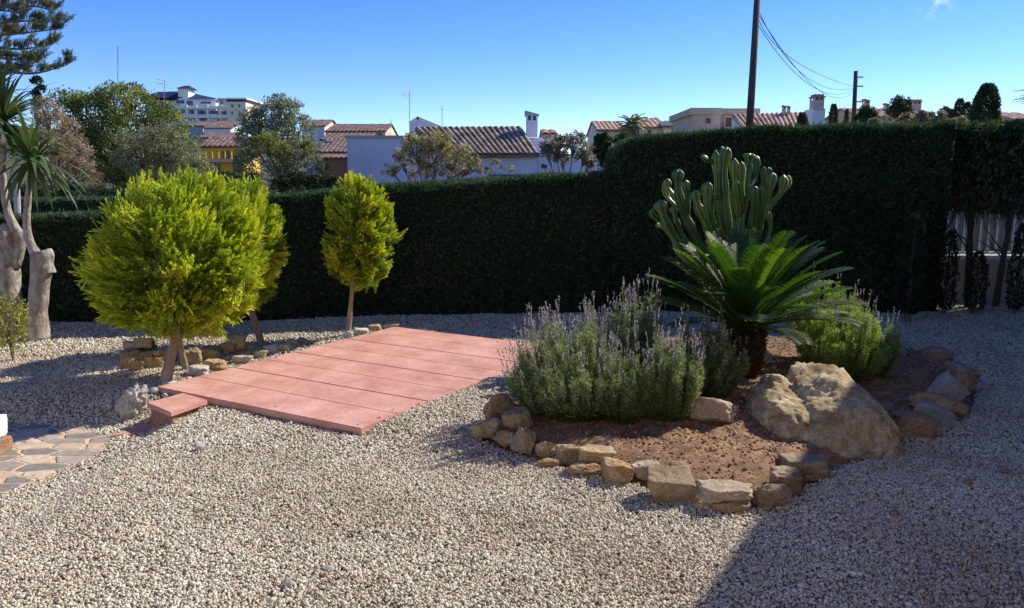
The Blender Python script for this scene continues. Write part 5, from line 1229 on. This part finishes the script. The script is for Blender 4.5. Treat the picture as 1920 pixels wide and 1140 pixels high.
for i,(x0,y0,x1,y1,mx_,my_) in enumerate(cb):
    A = at(x0-4,y0,25); B = at(x1+3,y1,42); Ym = 25+17*(mx_-x0)/(x1-x0)*.75; Mm = at(mx_,my_,Ym)
    ctrl = 2*Mm-(A+B)/2; pts = [A*(1-t)**2+2*ctrl*t*(1-t)+B*t**2 for t in np.linspace(0,1,22)]
    o = MB().tube(pts, .011, 5).build('overhead_cable', M['cable'], None, A); tag(o, ['topmost overhead cable leaving the tall pole','second overhead cable from the top between the poles','lowest sagging overhead cable between the poles','overhead cable just above the lowest one between the poles'][i], 'cable', 'overhead cables slung between the two poles')
def aerial(label, bx0, by, ty, Y, kind):
    b = at(bx0,by,Y); t = at(bx0,ty,Y); root = empty('rooftop_aerial', b, label, 'aerial', 'rooftop aerials')
    px_ = pxm(bx0,ty,Y); r0 = .7*px_; MB().tube([b,t],[r0,r0*.8],6).build('mast', M['metal'], root)
    m2 = MB()
    if kind == 'yagi':
        for q,(dy_,s) in enumerate(((3,9),(9,11))):
            c = at(bx0,ty+dy_,Y); m2.tube([c+np.array([-s*px_*1.3,-.2,2*px_]), c+np.array([s*px_*.5,.2,-2*px_])], r0*.6, 4)
            for e in np.linspace(-1.2,.4,6): p = c+np.array([e*s*px_,0,-e*1.5*px_]); m2.tube([p+np.array([0,-.3,-3*px_]),p+np.array([0,.3,3*px_])], r0*.45, 4)
        m2.build('antenna', M['metal'], root)
    elif kind == 'mast':
        for q in range(8): c = at(bx0,ty+4+q*4,Y); m2.tube([c+np.array([-1.6*px_,0,0]),c+np.array([1.6*px_,0,0])], r0*.5, 4)
        m2.build('antenna', M['metal'], root)
    else:
        c = at(bx0,ty+8,Y)
        m2.tube([c+np.array([-3*px_,0,0]),c+np.array([2*px_,0,0])], r0*.7, 4); m2.build('antenna', M['metal'], root)
aerial('tall thin lattice aerial rising above the big green tree', 221, 175, 86, 60, 'mast')
aerial('forked television aerial beside the apartment tower', 308, 190, 148, 70, 'yagi')
aerial('television aerial on the left end of the white house', 768, 262, 171, 29, 'yagi')
aerial('short thin aerial behind the white house roof', 829, 240, 198, 36, 'small')
aerial('tiny aerial at the right end of the brown terrace roof', 733, 250, 224, 90, 'small')
# white pipe at the left
o = MB().tube([at(27,420,11.2)*np.array([1,1,0]), at(30,330,11.2)], [.045,.045], 10).build('post', M['railing'], None, at(28,420,11.2)*np.array([1,1,0])); tag(o, 'slim white post behind the yuccas', 'post')

# ================================================================= trees beyond the hedge
def tree(name, label, blobs, Y, mat, n, leaf, trunkpx=None, limbs=9, seed=1, trunkw=.12, group=None, sparse=0.0, flat_=.9, barkm='bark', rmin=.45, twig=True, depth=1.0):
    """blobs: (px, py, radius px [, dy]) lobes of the crown"""
    r_ = np.random.default_rng(seed); s = pxm(blobs[0][0], blobs[0][1], Y)
    bpx = trunkpx or (blobs[0][0], blobs[0][1]+60); b = at(bpx[0], bpx[1], Y); zg = float(hillz(b[0],b[1])); b[2] = min(zg if Y > 14 else 0, b[2])
    root = empty(name, b, label, 'tree', group)
    C = []; Rr = []
    for q in blobs:
        dy = (q[3] if len(q) > 3 else r_.uniform(-.5,.5)*q[2]*s); C.append(at(q[0],q[1],Y+dy)); Rr.append(q[2]*s)
    C = np.array(C); Rr = np.array(Rr)
    # secondary leaf clumps on each lobe
    w_ = Rr**2; w_ /= w_.sum(); nc = max(24,int(n/28)); k = r_.choice(len(C), nc, p=w_); d = randdir(nc, r_); d[:,2] = np.where(d[:,2] < -.5, -d[:,2], d[:,2])
    cc = C[k]+d*(Rr[k]*r_.uniform(rmin,1.0,nc)**.7)[:,None]*np.array([1,depth,flat_]); cr = Rr[k]*r_.uniform(.13,.26,nc)*(1-sparse*.4)
    j = r_.integers(0,nc,n); dd_ = randdir(n, r_); P = cc[j]+dd_*(cr[j]*r_.uniform(.2,1,n)**.5)[:,None]
    D = unit(dd_*.5+randdir(n, r_)*.7+np.array([0,0,.25])); lf = leaf*r_.uniform(.6,1.35,n)
    V1,F1 = blades(P, P+D*lf[:,None], leaf*.55)
    vj = np.clip(.5+r_.normal(size=nc)*.28,0,1); v = np.clip(vj[j]+r_.uniform(-.2,.2,n),0,1)
    mk('crown', V1, F1, mat, root, attrs={'v':np.repeat(v,4)})
    # trunk and limbs
    mb = MB(); fork = b+(C.mean(0)-b)*.45; mb.tube(smoothpath([b,(b+fork)/2+np.array([.04,0,0])*trunkw*4,fork],6), [trunkw*(1.2-.6*i/6) for i in range(7)], 9, jit=.3); mb.build('trunk', M[barkm], root, smooth=True)
    ml = MB(); order = list(range(len(C)))[:limbs]
    for i in order:
        e = C[i]; mid = fork*.5+e*.5+np.array([0,0,-.05*np.linalg.norm(e-fork)]); ml.tube(smoothpath([fork,mid,e],6), [trunkw*.5*(1-.7*q/6) for q in range(7)], 6, jit=.3)
    if twig:
        near = r_.choice(nc, min(nc, 90), replace=False)
        for q in near:
            i = k[q]; ml.tube([C[i]*.75+fork*.25, (C[i]+cc[q])/2+np.array([0,0,-.02]), cc[q]], [trunkw*.16,trunkw*.11,trunkw*.05], 4)
    ml.build('limbs', M[barkm], root); return root
L_ = lambda nm, a, b, c, t=.3: leafmat(nm, [(0,a),(.55,b),(1,c)], trans=t)
mg = L_('broad_green_leaves', (.045,.075,.018),(.17,.22,.045),(.44,.45,.10)); mo = L_('grey_green_leaves',(.09,.11,.06),(.25,.26,.15),(.44,.43,.27)); mol = L_('olive_leaves',(.09,.12,.08),(.24,.28,.19),(.42,.46,.33))
mpk = L_('dry_pinkish_leaves',(.15,.11,.08),(.36,.27,.20),(.56,.45,.35)); mys = L_('sparse_yellowish_leaves',(.14,.12,.06),(.34,.31,.16),(.55,.52,.30)); mdk = L_('dark_leaves',(.015,.03,.012),(.04,.065,.025),(.10,.13,.05)); mbr = L_('brownish_leaves',(.10,.08,.06),(.24,.21,.16),(.42,.38,.31)); mygr = L_('yellow_green_leaves',(.08,.10,.02),(.20,.22,.05),(.36,.36,.10))
tree('broadleaf_tree','large rounded dense green tree behind the golden conifer at the left',[(220,265,75),(170,220,55),(265,220,55),(215,195,42),(310,240,50),(130,200,38),(320,290,50),(190,320,60),(150,280,50),(250,180,26),(285,330,45),(345,260,28),(225,350,50)],24,mg,30000,.085,(240,385),seed=41,trunkw=.16)
tree('shrubby_tree','grey-green loose tree in front of the large green one',[(265,290,52,-.8),(310,275,48,-.6),(345,300,40,-.6),(235,310,38,-.6),(290,325,50,-.6),(330,335,40,-.7),(375,310,26)],22,mo,16000,.06,(290,390),seed=42,trunkw=.08,sparse=.5)
tree('dry_tree','pinkish brown dry tree at the left of the large green tree',[(105,250,45),(130,290,42),(85,210,28),(150,330,38),(100,330,40),(60,280,40)],21,mpk,13000,.06,(120,395),seed=43,trunkw=.09,sparse=.5)
tree('olive_tree','tall feathery olive-green tree left of the middle, with a visible forked trunk',[(510,225,42),(540,215,34),(480,235,36),(560,245,34),(515,270,55),(470,265,34),(565,285,36),(500,310,52),(555,320,42),(520,195,22),(460,300,26),(590,310,22),(530,345,44)],27,mol,26000,.075,(552,360),seed=44,trunkw=.14,sparse=.4,barkm='pale_bark')
tree('bush','small yellowish bush low in the olive tree, lit by the sun',[(500,275,28,-1.5),(530,290,24,-1.5),(575,282,20,-1.5)],25.5,mygr,5000,.06,(520,350),seed=45,trunkw=.05,sparse=.3)
tree('dark_bush','dark bush between the grey-green tree and the olive tree, behind the golden conifer',[(420,345,26),(445,350,22),(470,345,24),(400,350,22)],20,mdk,6000,.06,(430,395),seed=46,trunkw=.05)
tree('dark_bush','low dark bush at the foot of the olive tree by the hedge',[(560,345,24),(595,348,24),(625,345,16),(530,352,24)],18,mdk,6000,.06,(575,392),seed=47,trunkw=.05)
tree('almond_tree','sparse yellowish tree in front of the flat wing of the white house',[(780,285,36),(820,280,38),(860,300,36),(750,305,30),(800,320,34),(850,325,32),(885,315,24),(735,325,18),(830,260,18),(770,262,16)],19,mys,11500,.055,(795,370),seed=48,trunkw=.06,sparse=.6,rmin=.2)
tree('almond_sprig','low leafy sprig right of the sparse yellowish tree',[(930,310,12),(955,318,10),(915,322,10)],19,mys,700,.05,(925,345),seed=49,trunkw=.02,sparse=.6,twig=False)
tree('brown_tree','small tangled brownish tree in front of the annexe of the white house',[(1040,275,26),(1075,268,26),(1100,290,24),(1055,300,22),(1025,290,18),(1105,310,14),(1020,315,10)],19,mbr,6500,.055,(1065,345),seed=50,trunkw=.05,sparse=.6,rmin=.2)
tree('dark_bush','dark green bush between the brownish tree and the tall hedge',[(1135,280,24),(1150,300,28),(1130,262,14),(1165,270,18)],16,mdk,7000,.06,(1145,330),seed=51,trunkw=.05)
tree('dark_bush','low bush in front of the palm',[(1195,262,9),(1215,260,10),(1165,262,10),(1235,260,9)],22,mdk,3500,.06,(1200,275),seed=52,trunkw=.04)
tree('rounded_cypress','round dark clipped tree left of the toothed chimney at the right',[(1686,200,19),(1680,212,17),(1695,212,17)],45,mdk,4500,.13,(1686,240),seed=53,trunkw=.1)
tree('rounded_cypress','small round dark tree just right of the thin pole',[(1625,215,16),(1630,224,16),(1612,226,12)],40,mdk,3500,.12,(1625,245),seed=54,trunkw=.1)
tree('rounded_cypress','dark bushy tree group left of the big dark cypress, lowest of them',[(1775,212,12),(1782,222,14)],44,mdk,2500,.12,(1778,240),seed=55,trunkw=.08)
tree('low_scrub','dry scrub with pale blossom above the right hedge',[(1660,228,14),(1700,228,18),(1740,226,18),(1725,220,14),(1765,222,14),(1800,228,14),(1640,232,12)],35,mbr,5000,.09,(1710,250),seed=56,trunkw=.05,sparse=.4)
cg = 'dark cypresses against the sky on the right'
cypress('dark broad columnar cypress, largest against the sky at the right', 1844, 250, 153, 50, 38, 16000, cg, mat=mdk, roundtop=True, lumpy=.28, leafs=.16)
cypress('narrow cypress immediately left of the large columnar one', 1808, 250, 188, 22, 39, 6000, cg, mat=mdk, roundtop=True, leafs=.13)
cypress('medium rounded cypress, second left of the large columnar one', 1794, 250, 181, 22, 41, 7000, cg, mat=mdk, roundtop=True, leafs=.14)
cypress('small cypress touching the left side of the big toothed chimney', 1502, 250, 208, 25, 35, 7000, cg, mat=mdk, roundtop=True, leafs=.12)
cypress('pointed cypress right of the big toothed chimney', 1560, 250, 191, 22, 44, 7000, cg, mat=mdk, leafs=.14)
cypress('slimmest pointed cypress just left of the thin pole', 1585, 250, 201, 12, 46, 4000, cg, mat=mdk, leafs=.12)
cypress('slim dark cypress in front of the stone-faced terrace on the left', 615, 340, 294, 9, 60, 1200, 'slim cypresses on the left terraces', mat=mdk, leafs=.14)
cypress('shorter slim cypress left of the taller one on the terraces', 603, 340, 311, 9, 60, 900, 'slim cypresses on the left terraces', mat=mdk, leafs=.14)
tree('dark_bush','dark undergrowth between the yuccas and the large green tree, above the far hedge',[(60,365,26),(100,368,24),(140,366,24),(180,368,22),(20,365,26),(220,370,20)],15,mdk,9000,.05,(120,400),seed=62,trunkw=.04)
# palm
def palm(label, cx_, cy_, by, Y, Lp, seed):
    c = at(cx_,cy_,Y); b = at(cx_-1,by,Y); b[2] = 0; root = empty('palm_tree', b, label, 'palm'); r_ = np.random.default_rng(seed)
    MB().tube(smoothpath([b,(b+c)/2,c],6),[.22,.18,.17,.16,.16,.17,.2],8,jit=.3).build('trunk', M['bark'], root, smooth=True)
    Lw = Lp*pxm(cx_,cy_,Y)
    for i in range(24):
        az = i*2.4; el = R(75)*(1-i/24)+R(-15)*(i/24); q = c.copy(); pts=[q.copy()]; hz = np.array([math.cos(az),math.sin(az),0])
        for k in range(10): e = el-R(75)*(k/10)**1.3; q = q+(hz*math.cos(e)+np.array([0,0,1])*math.sin(e))*Lw/10; pts.append(q.copy())
        pts = np.array(pts); m=30; t = np.linspace(.12,1,m)*9.99; k0 = t.astype(int); B = pts[k0]+(pts[k0+1]-pts[k0])*(t-k0)[:,None]; T_ = unit(pts[k0+1]-pts[k0]); sdv = unit(np.cross(T_, np.array([0,0,1.])))
        l = Lw*.28*np.sin(np.linspace(.25,1,m)*math.pi*.9)
        parts=[]
        for s in (-1,1):
            V1,F1 = blades(B, B+unit(sdv*s+T_*.7+np.array([0,0,-.25]))*l[:,None], .05); parts.append((V1,F1,np.repeat(r_.uniform(0,1,m),4)))
        V_,F_,A_ = join(parts); mk('frond', V_, F_, mdk2, root, attrs={'v':A_})
mdk2 = L_('palm_leaves',(.06,.09,.04),(.15,.19,.08),(.32,.34,.17))
palm('small feathery palm above the hedge between the two cream houses', 1186, 236, 270, 36, 34, 5)
# norfolk-pine like tree, branches reaching in from the left
mpine = L_('pine_needles',(.04,.06,.025),(.13,.16,.07),(.28,.29,.14),.15)
def pine():
    Y = 17; b = at(-120,400,Y); b[2] = 0; root = empty('pine_tree', b, 'tall dark pine with upswept tufted branches reaching in at the top left corner', 'pine tree')
    top = at(-105,-420,Y); MB().tube(smoothpath([b,(b+top)/2,top],8),[.26*(1-.09*i) for i in range(9)],10,jit=.2).build('trunk', M['bark'], root, smooth=True)
    br = [((-115,60),(-30,20),(60,12),(96,20)),((-115,75),(-40,52),(40,40),(98,42)),((-115,90),(-30,70),(45,62),(104,55)),((-115,110),(-30,90),(40,92),(97,84)),((-115,130),(-30,130),(60,138),(124,122)),((-115,150),(-30,112),(30,112),(70,118)),((-115,30),(-40,2),(20,-12),(70,-30)),((-115,140),(-30,150),(10,140),(45,128)),((-115,20),(-50,30),(0,20),(40,26)),((-115,120),(-50,100),(-10,70),(25,66))]
    br += [tuple((-230-x+dx_, y-40) for x,y in q) for q,dx_ in zip(br[:8:2],(0,0,0,0))]+[((-110,-60),(-60,-110),(-10,-130),(30,-150)),((-108,-160),(-70,-200),(-20,-215),(10,-240)),((-110,-100),(-160,-150),(-200,-160),(-240,-190))]
    ml = MB(); P=[];A=[];Ls=[]; r_ = np.random.default_rng(8)
    for i,bb in enumerate(br):
        dy = r_.uniform(-.5,.5); pts = smoothpath([at(x,y,Y+dy*k) for k,(x,y) in enumerate(bb)], 22); ml.tube(pts,[.05*(1-.85*q/22) for q in range(23)],5)
        for q in range(4,23):
            f = q/22
            for s in range(2 if q < 22 else 6):
                up = unit(np.array([r_.uniform(-.1,.9), r_.uniform(-.7,.7), r_.uniform(.35,1.0)])); l = r_.uniform(.06,.36)*(1.0-.15*f)*(1.2 if (q//3)%2 else .45); st_ = pts[q]; e = st_+up*l
                ml.tube([st_,e],[.012,.006],3)
                for z in range(9): P.append(st_+up*l*(.25+.75*z/9)); A.append(unit(up+r_.normal(size=3)*.25)); Ls.append(r_.uniform(.10,.17))
    ml.build('branches', M['bark'], root)
    P=np.array(P);A=np.array(A);Ls=np.array(Ls); V_,F_,A_ = tufts(P,A,Ls,K=14,leaf=.07,wid=.011,spread=.9,flatness=.1); mk('needles', V_, F_, mpine, root, attrs={'v':A_})
pine()
tree('pine_sapling','small dark pine tip poking up behind the yucca leaves',[(70,153,10),(76,166,9),(66,176,9),(72,190,10)],30,mdk,2200,.09,(70,400),seed=60,trunkw=.06,twig=False)
# bare twig at the right margin
rb_ = empty('bare_tree', at(1960,400,20)*np.array([1,1,0]), 'bare twigs of a tree reaching in at the right margin above the hedge', 'tree')
MB().tube(smoothpath([at(1965,400,20)*np.array([1,1,0]), at(1962,230,20), at(1958,150,20)],6),.06,6).build('trunk', M['bark'], rb_)
ml = MB(); r_ = random.Random(3)
for k in range(26):
    a = at(1960,215-r_.random()*50,20); e = at(1895+r_.random()*45,170+r_.random()*26,20+r_.uniform(-.4,.4)); ml.tube(smoothpath([a,(a+e)/2+np.array([0,0,.08]),e],5),[.018,.014,.01,.008,.006,.004],4)
ml.build('twigs', M['bark'], rb_)

# ================================================================= house beside the garden whose shade falls over the right half
ha = R(57.3)      # its wall runs along this direction
hd = np.array([math.cos(ha), math.sin(ha), 0]); hn = np.array([math.sin(ha), -math.cos(ha), 0])
EZ = 3.3; Lsh = EZ/math.tan(SUN_EL); off = np.array([math.sin(SUN_AZ)*Lsh, math.cos(SUN_AZ)*Lsh, 0])
gA = gp(1425,962)+off

hs = empty('villa', gA*np.array([1,1,0]), 'off-white flat-roofed villa on the right whose shade covers the gravel', 'house')
def hbox(s0,s1,d0,d1,z0,z1,name,mat):
    P = [gA+hd*s+hn*d for s,d in ((s0,d0),(s0,d1),(s1,d1),(s1,d0))]
    return MB().prism([(p[0],p[1]) for p in P],z0,z1).build(name, M[mat], hs)
hbox(-4.5,4.3,.5,6,-.2,EZ-.18,'wall','white'); hbox(-5.2,4.7,0,6.4,EZ-.18,EZ,'roof','white')
MB().box(9.75,9.0,-.2,14.5,11.9,5.6).build('wall', M['white'], hs); MB().box(9.6,8.85,5.6,14.7,12.0,5.75).build('roof', M['white'], hs)  # unseen taller block added to shade the gravel strip on the right


# unseen house added behind the camera; its sunlit cream front bounces warm light
M['warm'] = surf('warm_cream_render', [(0.3,(0.72,0.60,0.43)),(0.7,(0.82,0.70,0.52))], scale=0.7, bump=.2)
hv = empty('fill_house', (-1,-3.2,0), 'added unseen two-storey cream house whose sunlit front bounces warm light onto the garden', 'house')
MB().box(-12,-10,-.3,7,-3.2,6.2).build('wall', M['warm'], hv); MB().box(-12.4,-10.4,6.2,7.4,-2.7,6.45).build('roof', M['tile_pale'] if 0 else M['claycap'], hv)
for (xw,z0,z1,ww) in ((-9,.9,2.2,1.5),(-5,.9,2.2,1.5),(3.6,.9,2.2,1.5),(-9,3.8,5.2,1.5),(-5,3.8,5.2,1.5),(-.6,3.8,5.2,1.5),(3.6,3.8,5.2,1.5)):
    mb = MB()
    for q in ((xw,z0,xw+ww,z0+.09),(xw,z1-.09,xw+ww,z1),(xw,z0+.09,xw+.09,z1-.09),(xw+ww-.09,z0+.09,xw+ww,z1-.09),(xw+ww/2-.04,z0+.09,xw+ww/2+.04,z1-.09)): mb.box(q[0],-3.24,q[1],q[2],-3.13,q[3])
    f_ = mb.build('window', M['white'], hv); MB().box(xw+.09,-3.23,z0+.09,xw+ww-.09,-3.18,z1-.09).build('pane', M['glass'], f_)
MB().box(-1.1,-3.24,-.02,.3,-3.15,2.15).build('door', M['brown'], hv)
tf = MB().box(-12,-3.2,-.3,4.0,.35,-.03).build('fill_terrace_floor', surf('pale_terrace_tiles', [(0.3,(0.52,0.42,0.32)),(0.7,(0.66,0.56,0.44))], scale=2), None, (-4,-1.5,-.3)); tag(tf, kind='structure', label='added pale tiled floor bouncing light in front of the unseen house')  # unseen floor added behind the camera, also bouncing light
